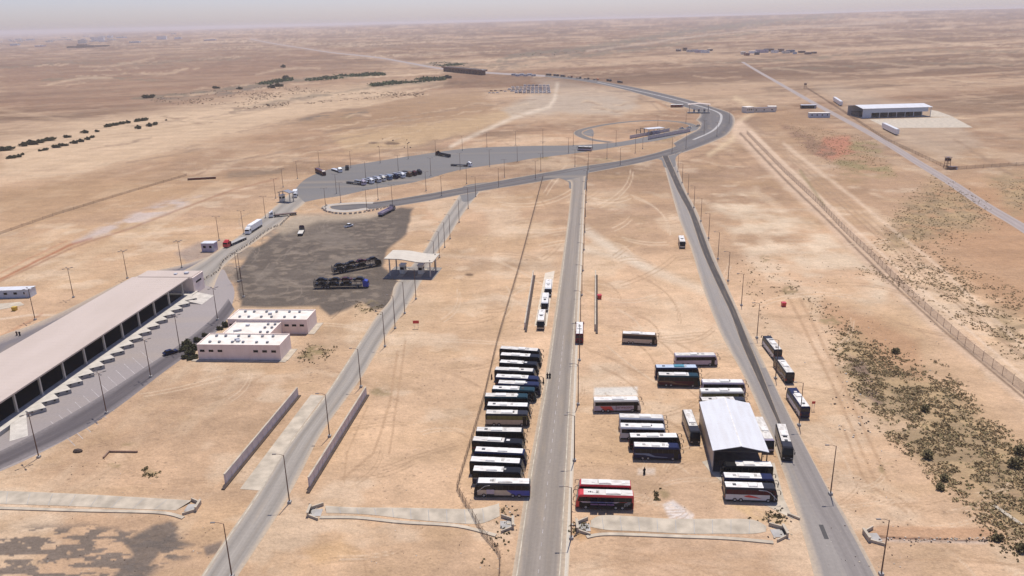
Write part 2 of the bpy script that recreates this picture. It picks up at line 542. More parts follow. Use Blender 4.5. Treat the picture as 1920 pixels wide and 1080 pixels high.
def build_ground():
    ys = [-400.0, -100.0, 0.0, 30.0, 60.0, 85.0]
    y = 100.0
    while y < 34000:
        ys.append(y)
        y += max(0.5, 1.6 * y * y / 149300.0)
        if y > 9000: y += 1500
    ys.append(34000.0)
    ys = np.array(ys)
    ss = np.concatenate([np.linspace(-1.35, -0.80, 40)[:-1], np.linspace(-0.80, 0.80, 980), np.linspace(0.80, 1.35, 40)[1:]])
    Yg, Sg = np.meshgrid(ys, ss, indexing='ij')
    Xg = Sg * np.maximum(Yg, 100.0)
    Z = hills(Xg, Yg)
    nr, nc = Yg.shape
    pxx, pyy = px_of(Xg, np.maximum(Yg, 60.0))
    # large-scale tone of the soil
    n1 = fbm(Xg, Yg, 900.0); n2 = fbm(Xg + 500, Yg, 140.0); n3 = fbm(Xg, Yg + 300, 30.0); n4 = fbm(Xg, Yg, 7.0, 3)
    st = fbm(Xg + Yg * 0.5, Yg * 3.0 - Xg * 0.6, 260.0)
    col = np.empty((nr, nc, 3))
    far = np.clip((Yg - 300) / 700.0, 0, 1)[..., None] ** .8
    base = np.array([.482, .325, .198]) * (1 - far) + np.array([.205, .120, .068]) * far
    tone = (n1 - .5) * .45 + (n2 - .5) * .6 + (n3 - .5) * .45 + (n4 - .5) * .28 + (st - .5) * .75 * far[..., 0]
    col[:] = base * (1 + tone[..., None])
    _z = Xg * 0
    red = np.clip((fbm(Xg - 900, Yg, 220.0) - .5) * 2.2, 0, 1)[..., None]
    col = col * (1 - red * .5) + np.array([.38, .22, .12]) * (1 - .45 * far) * red * .5
    pink = np.clip((fbm(Xg + 300, Yg - 900, 45.0) - .5) * 2.5, 0, 1)[..., None]
    col = col * (1 - pink * .45) + np.array([.45, .305, .205]) * (1 - .5 * far) * (1 + tone[..., None]) * pink * .45
    ora = np.clip((fbm(Xg - 300, Yg + 500, 32.0) - .54) * 3, 0, 1)[..., None]
    col = col * (1 - ora * .45) + np.array([.40, .255, .125]) * (1 - .5 * far) * ora * .45

    sharp = lambda f, t, g: np.clip((f - t) * g, 0, 1)[..., None]
    for f, c, op in ((sharp(fbm(Xg * 1.6 + 40, Yg * .55 - 80, 34.0, 6), .545, 9), (.53, .395, .26), .50), (sharp(fbm(Xg * .8 + 240, Yg * 1.5 + 80, 70.0, 6), .54, 8), (.42, .275, .15), .42),
                     (sharp(fbm(Xg - 140, Yg * 1.2 + 280, 16.0, 5), .60, 9), (.54, .415, .285), .45), (sharp(fbm(Xg - 440, Yg * 2 + 680, 12.0, 5), .61, 9), (.36, .24, .135), .40)):
        op = op * (1 - .85 * np.clip((Yg - 420) / 600, 0, 1)[..., None])
        col = col * (1 - f * op) + np.array(c) * f * op
    fw = np.clip((Yg - 420) / 500, 0, 1)[..., None]
    U = Xg * .92 + Yg * .38; V = Yg * .92 - Xg * .38
    for f, c, op in ((sharp(fbm(U * .35 + 90, V * 1.6, 330.0, 7), .54, 7), (.44, .305, .19), .6), (sharp(fbm(U * .4 - 700, V * 1.5 + 400, 420.0, 7), .53, 7), (.135, .080, .046), .62),
                     (sharp(fbm(U * .3 + 5000, V * 2.2 + 40, 150.0, 6), .57, 8), (.125, .075, .043), .55), (sharp(fbm(U * .3 - 3000, V * 2.4 + 140, 120.0, 6), .58, 8), (.46, .325, .205), .45)):
        col = col * (1 - f * op * fw) + np.array(c) * f * op * fw
    wx = fbm(Xg, Yg, 120.0) * 160
    rd = 1 - np.abs(2 * fbm(Xg + wx, Yg * 1.3 - wx, 420.0, 6) - 1)
    rd2 = 1 - np.abs(2 * fbm(Xg - wx, Yg + wx * .5 + 999, 150.0, 6) - 1)
    f = np.clip((rd - .955) / .035, 0, 1)[..., None] * np.clip((Yg - 420) / 500, 0, 1)[..., None]
    col = col * (1 - f * .6) + np.array([.15, .095, .058]) * f * .6
    f = np.clip((rd2 - .965) / .03, 0, 1)[..., None] * np.clip((Yg - 330) / 300, 0, 1)[..., None]
    col = col * (1 - f * .42) + np.array([.17, .105, .062]) * f * .42
    f = np.clip((1 - np.abs(2 * fbm(Xg + 333, Yg * 1.6, 260.0, 6) - 1) - .95) / .04, 0, 1)[..., None] * np.clip((Yg - 380) / 400, 0, 1)[..., None]
    col = col * (1 - f * .45) + np.array([.40, .28, .175]) * f * .45

    def blend(mask, c, op):
        nonlocal col
        w = np.clip(mask, 0, 1)[..., None] * op
        col = col * (1 - w) + np.array(c) * w

    wob = (fbm(Xg, Yg, 14.0) - .5); wob2 = (fbm(Xg + 77, Yg - 31, 14.0) - .5)

    def area(pts, c, op=1.0, soft=8.0, amp=0.0, rag=None):
        """rag=(scale, threshold, width): broken up by noise"""
        qx = pxx + wob * amp * 2; qy = pyy + wob2 * amp
        xs = [p[0] for p in pts]; yy = [p[1] for p in pts]
        pad = soft * 3 + amp * 2 + 4
        sel = (pxx > min(xs) - pad) & (pxx < max(xs) + pad) & (pyy > min(yy) - pad) & (pyy < max(yy) + pad)
        if not sel.any(): return
        m = np.zeros((nr, nc))
        a, b = qx[sel], qy[sel]
        d = seg_dist(a, b, pts, True); ins = inside(a, b, pts)
        m[sel] = np.clip(.5 + np.where(ins, d, -d) / (2 * soft), 0, 1)
        if rag:
            r = fbm(Xg + 13, Yg * rag[3] if len(rag) > 3 else Yg, rag[0])
            m = m * np.clip((r - rag[1]) / rag[2] + .5, 0, 1)
        blend(m, c, op)

    def line(pts, c, w, op=1.0, soft=1.5, amp=0.0):
        qx = pxx + wob * amp; qy = pyy + wob2 * amp
        xs = [p[0] for p in pts]; yy = [p[1] for p in pts]
        pad = w + soft * 2 + amp + 2
        sel = (pxx > min(xs) - pad) & (pxx < max(xs) + pad) & (pyy > min(yy) - pad) & (pyy < max(yy) + pad)
        if not sel.any(): return
        m = np.zeros((nr, nc))
        d = seg_dist(qx[sel], qy[sel], pts, False)
        m[sel] = np.clip(.5 + (w / 2 - d) / (2 * soft), 0, 1)
        blend(m, c, op)

    PALE = (.49, .355, .225); BROWN = (.29, .18, .10); REDD = (.36, .205, .11); DARK = (.21, .145, .095); RUST = (.33, .16, .085)
    # pale wadi beds and brown flats of the far plain
    area([(0, 340), (0, 262), (250, 215), (520, 165), (830, 150), (700, 190), (420, 265), (180, 320)], PALE, .75, 14, 10)
    area([(0, 360), (260, 300), (520, 230), (640, 190), (900, 175), (900, 235), (700, 275), (400, 300), (200, 350), (0, 400)], BROWN, .45, 14, 12)
    area([(0, 200), (0, 110), (500, 100), (700, 130), (520, 165), (250, 215)], (.20, .118, .072), .6, 16, 10)
    area([(560, 225), (700, 190), (900, 172), (930, 200), (880, 245), (760, 262), (640, 250)], (.27, .17, .092), .7, 8, 6)
    area([(620, 255), (760, 235), (905, 215), (990, 190), (1010, 200), (900, 245), (780, 275), (650, 285)], (.40, .275, .15), .7, 6, 5)
    area([(940, 205), (1000, 175), (1150, 180), (1200, 200), (1160, 215), (1050, 212), (960, 222)], (.36, .29, .215), .75, 5, 6)
    line([(1045, 158), (1040, 185), (1030, 200), (960, 222), (870, 262), (845, 275)], (.55, .45, .33), 6, .7, 3, 2)
    area([(1000, 150), (1040, 148), (1200, 175), (1190, 195), (1040, 175)], (.36, .29, .215), .45, 6, 4)
    for pts, op in (([(248, 185), (300, 178), (420, 166), (520, 152), (560, 146), (555, 153), (430, 178), (300, 190)], .75),
                    ([(555, 222), (600, 214), (690, 206), (690, 212), (600, 222), (565, 227)], .75),
                    ([(420, 335), (430, 325), (500, 318), (530, 318), (525, 326), (450, 336)], .55),
                    ([(430, 209), (560, 180), (640, 172), (640, 178), (560, 190), (440, 214)], .5),
                    ([(930, 135), (955, 100), (1050, 95), (1160, 80), (1280, 60), (1380, 50), (1480, 45), (1450, 52), (1300, 78), (1170, 98), (1100, 108), (1000, 112)], .55),
                    ([(760, 122), (830, 116), (900, 120), (890, 128), (800, 128)], .55)):
        area(pts, (.155, .115, .08), min(1, op * 1.25), 3, 6, (26, .45, .12, 2.0))
    # long strata lines of the plain
    for k in range(150):
        yy = 66 + 250 * RNG.random() ** 1.6; xx = RNG.random() * 1900 if k % 2 else RNG.random() * 800
        ln = 60 + 260 * RNG.random(); sl = (-.16 if xx < 1000 else .12) * (yy - 60) / 200
        line([(xx, yy), (xx + ln * .5, yy + sl * ln * .5 + 3 * RNG.random()), (xx + ln, yy + sl * ln)], (DARK if k % 3 else PALE), .8 + 1.8 * RNG.random() * (yy / 200), .55, .9, 8)
    line([(0, 300), (130, 262), (330, 238), (560, 195), (640, 180)], (.28, .19, .11), 1.5, .5, 1.0, 2)
    line([(0, 245), (90, 222), (250, 205), (420, 168)], (.28, .19, .11), 2, .4, 1.2, 3)
    for pts, w in (([(245, 184), (300, 180), (360, 174), (430, 166), (500, 157), (560, 149), (640, 143), (720, 139)], 3.5), ([(440, 206), (520, 190), (600, 178), (690, 166), (760, 157), (834, 149)], 3),
                   ([(555, 152), (620, 146), (700, 141)], 4), ([(690, 161), (760, 155), (832, 148)], 4), ([(770, 124), (830, 119), (890, 122), (940, 124)], 3.5), ([(930, 118), (960, 108), (1020, 100), (1090, 94), (1160, 84), (1260, 70), (1360, 58), (1470, 50), (1560, 45)], 4.5),
                   ([(960, 128), (1010, 118), (1080, 108), (1180, 98), (1300, 82), (1420, 66)], 3), ([(0, 128), (120, 118), (260, 122), (360, 116), (470, 112)], 2), ([(80, 150), (200, 145), (300, 152)], 2.5), ([(1420, 130), (1560, 126), (1720, 118), (1900, 122)], 2),
                   ([(1530, 108), (1700, 95), (1910, 98)], 2), ([(1300, 118), (1400, 116), (1560, 108)], 2)):
        line(pts, (.15, .125, .08), w, .62, 1.3, 9)
    line([(470, 78), (560, 94), (700, 110), (830, 129)], (.36, .26, .19), 6, .5, 2, 1)
    line([(1100, 98), (1250, 80), (1400, 64), (1560, 55), (1700, 50)], (.40, .30, .21), 2.5, .6, 1, 3)
    # relief shading of mounds and gullies painted as dark and pale streaks; graded lines
    for (x, y, l, w) in ((560, 216, 135, 5), (640, 205, 60, 3), (590, 245, 70, 3), (690, 268, 60, 2.5), (650, 222, 45, 4), (470, 322, 60, 4), (500, 298, 70, 3), (395, 303, 90, 3), (345, 328, 40, 5),
                         (960, 215, 50, 2), (1090, 193, 40, 2.5), (1110, 205, 60, 3), (1150, 196, 30, 2), (1000, 176, 50, 2), (800, 232, 90, 2), (720, 240, 60, 2), (870, 200, 60, 2), (1230, 195, 40, 3),
                         (420, 205, 90, 4), (520, 196, 100, 3), (300, 222, 60, 3), (350, 232, 50, 2.5), (700, 185, 90, 2), (760, 172, 70, 2.5), (480, 140, 120, 3), (250, 145, 100, 4), (90, 160, 120, 5), (150, 130, 140, 3),
                         (1430, 132, 130, 2.5), (1600, 120, 160, 3), (1700, 150, 150, 3), (1500, 90, 170, 2.5), (1780, 110, 120, 3), (1250, 118, 110, 2), (1100, 120, 100, 2), (1650, 80, 200, 2.5), (1300, 145, 90, 2)):
        sl = -.10 if x < 900 else .03
        p = [(x + l * t, y + sl * l * t + 3 * math.sin(t * 5 + x)) for t in np.linspace(0, 1, 6)]
        area([(a, b - w * .5 * math.sin(math.pi * i / 5) - .3) for i, (a, b) in enumerate(p)] + [(a, b + w * .5 * math.sin(math.pi * i / 5) + .3) for i, (a, b) in reversed(list(enumerate(p)))], (.22, .145, .09), .85, 1.5, 5, (9, .46, .2, 2.0))
        line([(a, b - w * .8) for a, b in p], PALE, w * .7, .5, 1.5, 4)
    line([(0, 322), (90, 308), (200, 296), (330, 262), (480, 232), (600, 205), (720, 190)], (.43, .305, .19), 7, .6, 4, 8)
    line([(0, 205), (140, 228), (230, 215), (330, 205), (470, 190)], (.40, .28, .175), 5, .5, 3, 6)
    line([(1230, 190), (1255, 205), (1275, 212)], (.30, .17, .09), 3, .8, 1.5, 2)
    line([(1200, 178), (1230, 200), (1240, 212)], (.25, .17, .11), 2.5, .7, 1.2, 2)
    line([(1380, 185), (1420, 205), (1390, 225), (1372, 262), (1330, 290)], (.55, .41, .25), 8, .6, 4, 3)
    # left plain, between the fence trench and the cargo yard
    line([(0, 528), (60, 500), (130, 467), (170, 452), (240, 430), (330, 395), (440, 355), (522, 335)], (.27, .15, .085), 3.0, .85, 1.5, 2)
    line([(0, 524), (60, 494), (126, 462), (172, 446)], (.30, .13, .065), 4, .9, 1.5, 3)
    line([(0, 512), (60, 482), (126, 452)], (.38, .20, .11), 3, .7, 1.5, 4)
    area([(140, 455), (180, 430), (260, 395), (330, 370), (375, 368), (340, 388), (230, 430)], (.46, .40, .37), .6, 5, 6, (12, .45, .2))
    line([(0, 445), (100, 405), (220, 365), (350, 330)], (.33, .22, .13), 2, .45, 1.2, 3)
    line([(0, 330), (100, 300), (190, 285)], (.46, .33, .21), 8, .5, 4, 5)
    area([(0, 440), (0, 350), (180, 330), (360, 335), (520, 330), (300, 380), (120, 420)], (.35, .22, .115), .5, 12, 8)
    line([(0, 598), (60, 590), (140, 592), (165, 588)], (.56, .45, .33), 3, .6, 1.5, 1)
    line([(0, 632), (60, 600), (78, 588)], RUST, 4, .6, 2, 2)
    area([(330, 475), (370, 455), (420, 450), (400, 485), (350, 492)], (.26, .20, .16), .75, 4, 4)
    # black aggregate lot
    area([(452, 562), (440, 535), (412, 520), (415, 500), (430, 482), (466, 459), (507, 429), (545, 404), (600, 404), (560, 430), (480, 480)], (.20, .16, .12), .9, 5, 6, (10, .42, .2))
    area([(452, 562), (438, 515), (470, 472), (540, 425), (600, 408), (690, 408), (752, 388), (775, 390), (764, 440), (728, 466), (720, 500), (745, 525), (728, 578), (700, 582), (676, 566), (650, 580), (618, 592), (600, 575), (450, 575)],
         (.098, .080, .064), .97, 3, 5)
    area([(455, 560), (445, 510), (540, 430), (640, 420), (750, 400), (740, 450), (700, 500), (720, 570), (600, 570)], (.215, .17, .125), .6, 6, 10, (4, .56, .10, 1.6))
    g = random.Random(9)
    for k in range(26):
        x, y = g.uniform(470, 720), g.uniform(420, 565); a = g.uniform(0, 6.28); p = [(x, y)]; cv = g.uniform(-.5, .5)
        for q in range(6):
            a += cv; p.append((p[-1][0] + 14 * math.cos(a), p[-1][1] + 7 * math.sin(a)))
        line(p, (.23, .185, .14) if k % 3 else (.06, .05, .04), 1.4, .6, .8, 1)
    area([(470, 500), (540, 430), (640, 430), (700, 470), (640, 500), (560, 540), (480, 540)], (.165, .135, .105), .6, 8, 10, (12, .53, .15))
    area([(505, 420), (560, 402), (700, 398), (745, 388), (690, 412), (600, 416), (530, 440)], (.34, .27, .19), .8, 5, 4)
    # dark spill at the near left
    area([(-40, 1090), (-30, 1010), (60, 985), (180, 985), (270, 1000), (300, 978), (330, 985), (330, 1010), (370, 1022), (400, 1030), (300, 1060), (270, 1090)], (.15, .118, .092), .95, 8, 10, (3.6, .49, .045, 2.4))
    area([(232, 1015), (275, 992), (318, 978), (332, 990), (322, 1010), (362, 1022), (300, 1034), (272, 1072), (266, 1090), (200, 1090), (250, 1040)], (.13, .105, .085), .9, 4, 5)
    area([(380, 1025), (415, 1015), (412, 1035), (388, 1042)], (.16, .125, .10), .85, 3, 4)
    # right side: pale pan, red and scrubby soil
    area([(1330, 380), (1400, 360), (1500, 400), (1600, 470), (1670, 540), (1640, 600), (1540, 590), (1440, 520), (1390, 470)], (.55, .43, .295), .75, 10, 14, (18, .46, .2))
    area([(1600, 720), (1560, 640), (1500, 560), (1700, 580), (1800, 700), (1920, 830), (1990, 960), (1940, 1060), (1760, 900), (1660, 800)], (.37, .245, .135), .8, 26, 16, (24, .40, .25))
    area([(1540, 565), (1640, 590), (1720, 640), (1740, 720), (1680, 720), (1600, 640), (1540, 600)], REDD, .7, 10, 10)
    area([(1660, 440), (1760, 350), (1960, 330), (2100, 500), (2000, 640), (1860, 560), (1760, 500)], (.33, .19, .10), .75, 14, 14)
    area([(1400, 210), (1480, 205), (1600, 260), (1680, 330), (1600, 330), (1500, 280), (1450, 240)], (.30, .185, .10), .6, 8, 10)
    area([(1545, 258), (1590, 256), (1602, 285), (1560, 300), (1530, 290)], (.36, .15, .09), .8, 4, 5)
    area([(1600, 262), (1640, 262), (1680, 330), (1600, 335), (1560, 310)], (.20, .17, .075), .7, 6, 8, (14, .5, .2))
    area([(1460, 230), (1490, 235), (1570, 285), (1560, 305), (1520, 285), (1480, 255)], (.20, .12, .075), .8, 3, 5, (8, .44, .2))
    for pts in ([(1655, 450), (1700, 385), (1760, 340), (1830, 380), (1860, 420), (1780, 430), (1730, 460), (1680, 470)],
                [(1560, 660), (1600, 620), (1650, 690), (1760, 700), (1830, 790), (1930, 870), (1990, 1010), (1900, 1010), (1760, 880), (1690, 820), (1600, 730)],
                [(1850, 330), (1930, 320), (1990, 370), (1900, 400)], [(1860, 580), (1960, 600), (1990, 680), (1880, 650)]):
        area(pts, (.33, .235, .125), .8, 18, 16, (10, .44, .28))
        area(pts, (.23, .165, .095), .7, 10, 14, (5, .52, .14))
    area([(1585, 655), (1615, 670), (1660, 760), (1640, 760), (1600, 700)], (.17, .115, .085), .8, 4, 5, (5, .42, .2))
    line([(1385, 240), (1470, 330), (1560, 412), (1660, 512), (1760, 607), (1860, 690), (1960, 775)], (.48, .345, .235), 30, .85, 5, 3)
    line([(1440, 260), (1560, 360), (1700, 480), (1850, 610), (1960, 700)], (.30, .20, .12), 3, .8, 1.2, 4)
    line([(1452, 262), (1580, 366), (1730, 492), (1890, 618)], (.30, .20, .12), 2, .7, 1.2, 3)
    line([(1388, 250), (1470, 335), (1560, 420), (1660, 520), (1760, 612), (1960, 780)], (.15, .10, .065), 3.5, .9, 1.2, 1.5)
    line([(1408, 246), (1490, 325), (1580, 408), (1685, 505), (1790, 597), (1960, 742)], (.56, .42, .29), 5, .7, 1.8, 2)
    line([(1418, 246), (1505, 322), (1600, 405), (1710, 500), (1830, 600), (1960, 705)], (.29, .19, .115), 2.2, .9, .9, 2)
    line([(1470, 270), (1600, 370), (1760, 500), (1920, 650)], (.55, .41, .28), 6, .6, 2.5, 4)
    line([(1500, 320), (1545, 385)], (.22, .17, .085), 5, .7, 2, 2)
    line([(1395, 228), (1432, 248)], (.26, .17, .11), 4, .7, 1.5, 1)
    line([(1512, 170), (1570, 205), (1650, 262), (1775, 320)], (.31, .21, .14), 3.5, .7, 1.5, 2)
    area([(1530, 165), (1570, 160), (1780, 215), (1840, 270), (1780, 300), (1700, 270), (1610, 215)], (.36, .27, .185), .6, 8, 6)
    line([(1790, 262), (1850, 300), (1900, 330)], (.24, .16, .10), 5, .6, 2, 4)
    line([(1680, 165), (1780, 165), (1805, 172), (1790, 178), (1690, 172)], (.26, .165, .10), 3, .6, 1.5, 3)
    # berm lines under the fences
    line([(1018, 333), (974, 500), (933, 640), (907, 750), (857, 915), (880, 960), (905, 1003), (938, 1043), (936, 1085)], (.26, .18, .115), 3.5, .8, 1.5, 1.5)
    # worn tracks across the sand
    line([(1098, 432), (1150, 468), (1230, 510), (1330, 548), (1360, 560)], (.54, .44, .32), 16, .75, 6, 3)
    line([(1098, 468), (1180, 488), (1260, 522)], (.53, .43, .31), 10, .55, 5, 3)
    line([(745, 470), (985, 492)], (.56, .44, .31), 6, .3, 3, 4)
    for pts, w in (([(1090, 1070), (1200, 1050), (1330, 1062), (1420, 1075)], 3), ([(1150, 1030), (1260, 1050), (1380, 1090)], 3), ([(1120, 1040), (1230, 1062), (1300, 1090)], 2.5),
                   ([(560, 1040), (620, 1025), (680, 1045), (690, 1090)], 3), ([(545, 1060), (615, 1012), (670, 1030), (705, 1090)], 2.5),
                   ([(745, 660), (730, 760), (700, 850), (640, 900)], 5), ([(760, 640), (745, 745), (730, 850)], 4), ([(690, 760), (650, 850), (645, 905)], 3),
                   ([(0, 900), (130, 870), (260, 800), (420, 745), (520, 690)], 1.8), ([(130, 925), (210, 880), (330, 810)], 1.6),
                   ([(1700, 980), (1800, 1040), (1960, 1075)], 4), ([(1640, 1050), (1760, 1050), (1930, 1060)], 4), ([(1580, 800), (1620, 900), (1700, 960)], 5),
                   ([(1480, 560), (1560, 720), (1640, 900)], 6), ([(1500, 560), (1580, 720), (1665, 900)], 6)):
        line(pts, (.35, .225, .13), w, .65, 1.2, 3)
    area([(1140, 1015), (1280, 1012), (1440, 1030), (1460, 1085), (1160, 1085)], (.39, .25, .145), .55, 10, 10, (7, .48, .25, 3.0))
    area([(570, 1035), (640, 1010), (680, 1040), (600, 1060)], (.46, .29, .14), .5, 8, 6)
    area([(1070, 1000), (1120, 985), (1125, 1000), (1090, 1015)], (.40, .23, .10), .6, 4, 3)
    area([(1100, 985), (1250, 1000), (1290, 1002), (1290, 1008), (1130, 1002)], (.29, .19, .11), .8, 2.5, 2)
    area([(1620, 995), (1650, 985), (1850, 990), (1880, 1005), (1750, 1015), (1650, 1012)], (.37, .215, .12), .8, 3, 4)
    line([(1625, 1004), (1690, 1009), (1760, 1013), (1830, 1015), (1870, 1010)], (.10, .055, .04), 3, .9, 1.2, 5)
    line([(1625, 1010), (1700, 1015), (1850, 1018)], (.40, .34, .29), 4, .6, 2, 4)
    area([(1243, 945), (1262, 938), (1300, 965), (1296, 978), (1256, 976)], (.52, .47, .42), .85, 3, 5)
    area([(1195, 878), (1228, 878), (1228, 890), (1195, 890)], (.55, .48, .40), .5, 3, 3)
    area([(1115, 727), (1195, 725), (1196, 742), (1113, 742)], (.58, .54, .46), .9, 2, 1)
    area([(1350, 935), (1470, 965), (1480, 985), (1420, 978)], (.47, .32, .16), .6, 4, 4, (4, .45, .2))
    area([(1215, 505), (1300, 470), (1340, 560), (1290, 610), (1200, 590)], (.50, .345, .21), .35, 12, 10)
    tr = random.Random(5)
    for k in range(150):
        zx0, zy0, zx1, zy1 = tr.choice(((1085, 420, 1330, 960), (1085, 600, 1330, 1000), (600, 560, 900, 1060), (100, 720, 440, 920), (1400, 420, 1700, 1060), (900, 350, 1040, 640), (1100, 330, 1260, 600), (1500, 900, 1900, 1080)))
        x = tr.uniform(zx0, zx1); y = tr.uniform(zy0, zy1); ang = tr.uniform(-.7, .7) if tr.random() < .7 else tr.uniform(-1.6, 1.6); ln = tr.uniform(40, 190)
        p = [(x, y)]
        cv = tr.uniform(-.25, .25)
        for q in range(6):
            ang += cv; p.append((p[-1][0] + math.cos(ang) * ln / 6, p[-1][1] + math.sin(ang) * ln / 10))
        dk = (.33, .215, .125) if tr.random() < .6 else (.53, .40, .27)
        line(p, dk, 1.6, .7, .8, 1.5)
        line([(a + 5, b + 5) for a, b in p], dk, 1.6, .7, .8, 1.5)
    # weeds, scrapes and stains
    for (x, y, rx, ry) in ((690, 575, 22, 12), (600, 655, 26, 8), (575, 668, 16, 7), (285, 887, 15, 6), (185, 902, 9, 4), (245, 835, 18, 5), (220, 873, 18, 4), (1243, 927, 14, 8),
                           (735, 270, 14, 4), (700, 270, 10, 3), (650, 220, 10, 3), (1250, 262, 40, 4), (1130, 300, 18, 4), (1020, 295, 16, 5), (880, 515, 8, 3), (715, 735, 22, 8), (590, 660, 18, 10),
                           (1665, 880, 18, 12), (1560, 600, 26, 10), (1480, 545, 16, 8), (1435, 485, 10, 6)):
        area([(x + rx * math.cos(a), y + ry * math.sin(a)) for a in np.linspace(0, 6.28, 10)[:-1]], (.21, .16, .075), .65, 3, 4, (2.2, .48, .2))
    for (x, y, rx, ry) in ((735, 269, 15, 2.5), (880, 515, 8, 2.2), (700, 268, 8, 2)):
        area([(x + rx * math.cos(a), y + ry * math.sin(a)) for a in np.linspace(0, 6.28, 10)[:-1]], (.10, .06, .04), .9, 1.5, 1)

    # mesh
    me = bpy.data.meshes.new('ground')
    nv = nr * nc
    me.vertices.add(nv)
    me.vertices.foreach_set('co', np.stack([Xg, Yg, Z], -1).astype(np.float32).ravel())
    i = np.arange(nr - 1)[:, None] * nc + np.arange(nc - 1)[None, :]
    q = np.stack([i, i + 1, i + nc + 1, i + nc], -1).reshape(-1, 4).astype(np.int32)
    me.loops.add(q.size); me.polygons.add(len(q))
    me.loops.foreach_set('vertex_index', q.ravel())
    me.polygons.foreach_set('loop_start', np.arange(0, q.size, 4, dtype=np.int32))
    me.polygons.foreach_set('loop_total', np.full(len(q), 4, dtype=np.int32))
    me.polygons.foreach_set('use_smooth', np.ones(len(q), dtype=bool))
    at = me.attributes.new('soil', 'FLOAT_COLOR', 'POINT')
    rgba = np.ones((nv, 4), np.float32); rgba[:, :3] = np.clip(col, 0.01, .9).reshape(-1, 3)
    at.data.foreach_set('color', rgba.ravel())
    me.update(); me.validate()
    # material
    m, nt, b = newmat('desert_soil')
    N, L = nt.nodes, nt.links
    a = N.new('ShaderNodeAttribute'); a.attribute_name = 'soil'
    geo = N.new('ShaderNodeNewGeometry')

    def noise(scale, detail, vec=(1, 1, 1), rot=0.0):
        mp = N.new('ShaderNodeMapping'); mp.inputs['Scale'].default_value = vec; mp.inputs['Rotation'].default_value = (0, 0, rot)
        L.new(geo.outputs['Position'], mp.inputs[0])
        n = N.new('ShaderNodeTexNoise'); n.inputs['Scale'].default_value = scale; n.inputs['Detail'].default_value = detail
        n.inputs['Roughness'].default_value = .62
        L.new(mp.outputs[0], n.inputs['Vector'])
        return n.outputs['Fac']

    def rng(v, lo, hi, a0=.3, a1=.7):
        r = N.new('ShaderNodeMapRange'); r.inputs['From Min'].default_value = a0; r.inputs['From Max'].default_value = a1
        r.inputs['To Min'].default_value = lo; r.inputs['To Max'].default_value = hi
        L.new(v, r.inputs['Value']); return r.outputs[0]

    cur = a.outputs['Color']
    for v in (rng(noise(3.2, 4), .90, 1.10), rng(noise(.35, 9), .90, 1.10), rng(noise(1.4, 7), .90, 1.09), rng(noise(.10, 9, (1, .3, 1), .2), .93, 1.07), rng(noise(.03, 10, (1, 2.6, 1), -.25), .86, 1.14)):
        mx = N.new('ShaderNodeMix'); mx.data_type = 'RGBA'; mx.blend_type = 'MULTIPLY'; mx.inputs['Factor'].default_value = 1
        L.new(cur, mx.inputs['A']); L.new(v, mx.inputs['B']); cur = mx.outputs['Result']
    # scattered pebbles and small dark litter
    vo = N.new('ShaderNodeTexVoronoi'); vo.inputs['Scale'].default_value = .42
    L.new(geo.outputs['Position'], vo.inputs['Vector'])
    peb = N.new('ShaderNodeMath'); peb.operation = 'MULTIPLY'
    L.new(rng(vo.outputs['Distance'], 1, 0, .05, .24), peb.inputs[0]); L.new(rng(noise(.06, 4), .06, .75, .46, .66), peb.inputs[1])
    mx = N.new('ShaderNodeMix'); mx.data_type = 'RGBA'
    L.new(peb.outputs[0], mx.inputs['Factor']); L.new(cur, mx.inputs['A']); mx.inputs['B'].default_value = (.15, .10, .065, 1)
    L.new(mx.outputs['Result'], b.inputs['Base Color'])
    b.inputs['Roughness'].default_value = .95; b.inputs['Specular IOR Level'].default_value = .1
    bp = N.new('ShaderNodeBump'); bp.inputs['Strength'].default_value = .9; bp.inputs['Distance'].default_value = .8
    L.new(noise(.5, 7), bp.inputs['Height']); L.new(bp.outputs[0], b.inputs['Normal'])
    me.materials.append(m)
    return struct(obj('ground', me))


build_ground()

# ------------------------------------------------------------------ roads and paved yards
ASPH = road_mat('asphalt_worn', (.205, .175, .142), dark=.72, edge=.17, patch=.3)
ASPH_L = road_mat('asphalt_pale', (.25, .222, .186), dark=.72, edge=.16, amt=.8)
ASPH_D = road_mat('asphalt_fresh', (.058, .05, .045), dark=.75, edge=.12, lanes=(.3, .7), patch=.3)
ASPH_S = road_mat('asphalt_shoulder', (.215, .192, .168), dark=.78, edge=.16, lanes=(.2, .8), amt=.3)
ASPH_Y = road_mat('asphalt_yard', (.145, .136, .126), dark=.68, edge=.0001, lanes=(), patch=.16)
ASPH_H = road_mat('asphalt_highway', (.11, .10, .094), dark=.75, edge=.08, lanes=(.2, .8), amt=.9)
TRACK = road_mat('graded_track', (.27, .225, .20), dust=(.35, .265, .195), dark=.82, edge=.08, amt=.7)
ASPH_P = road_mat('asphalt_apron', (.31, .275, .245), dark=.78, edge=.03, lanes=(.82,), amt=1.3)

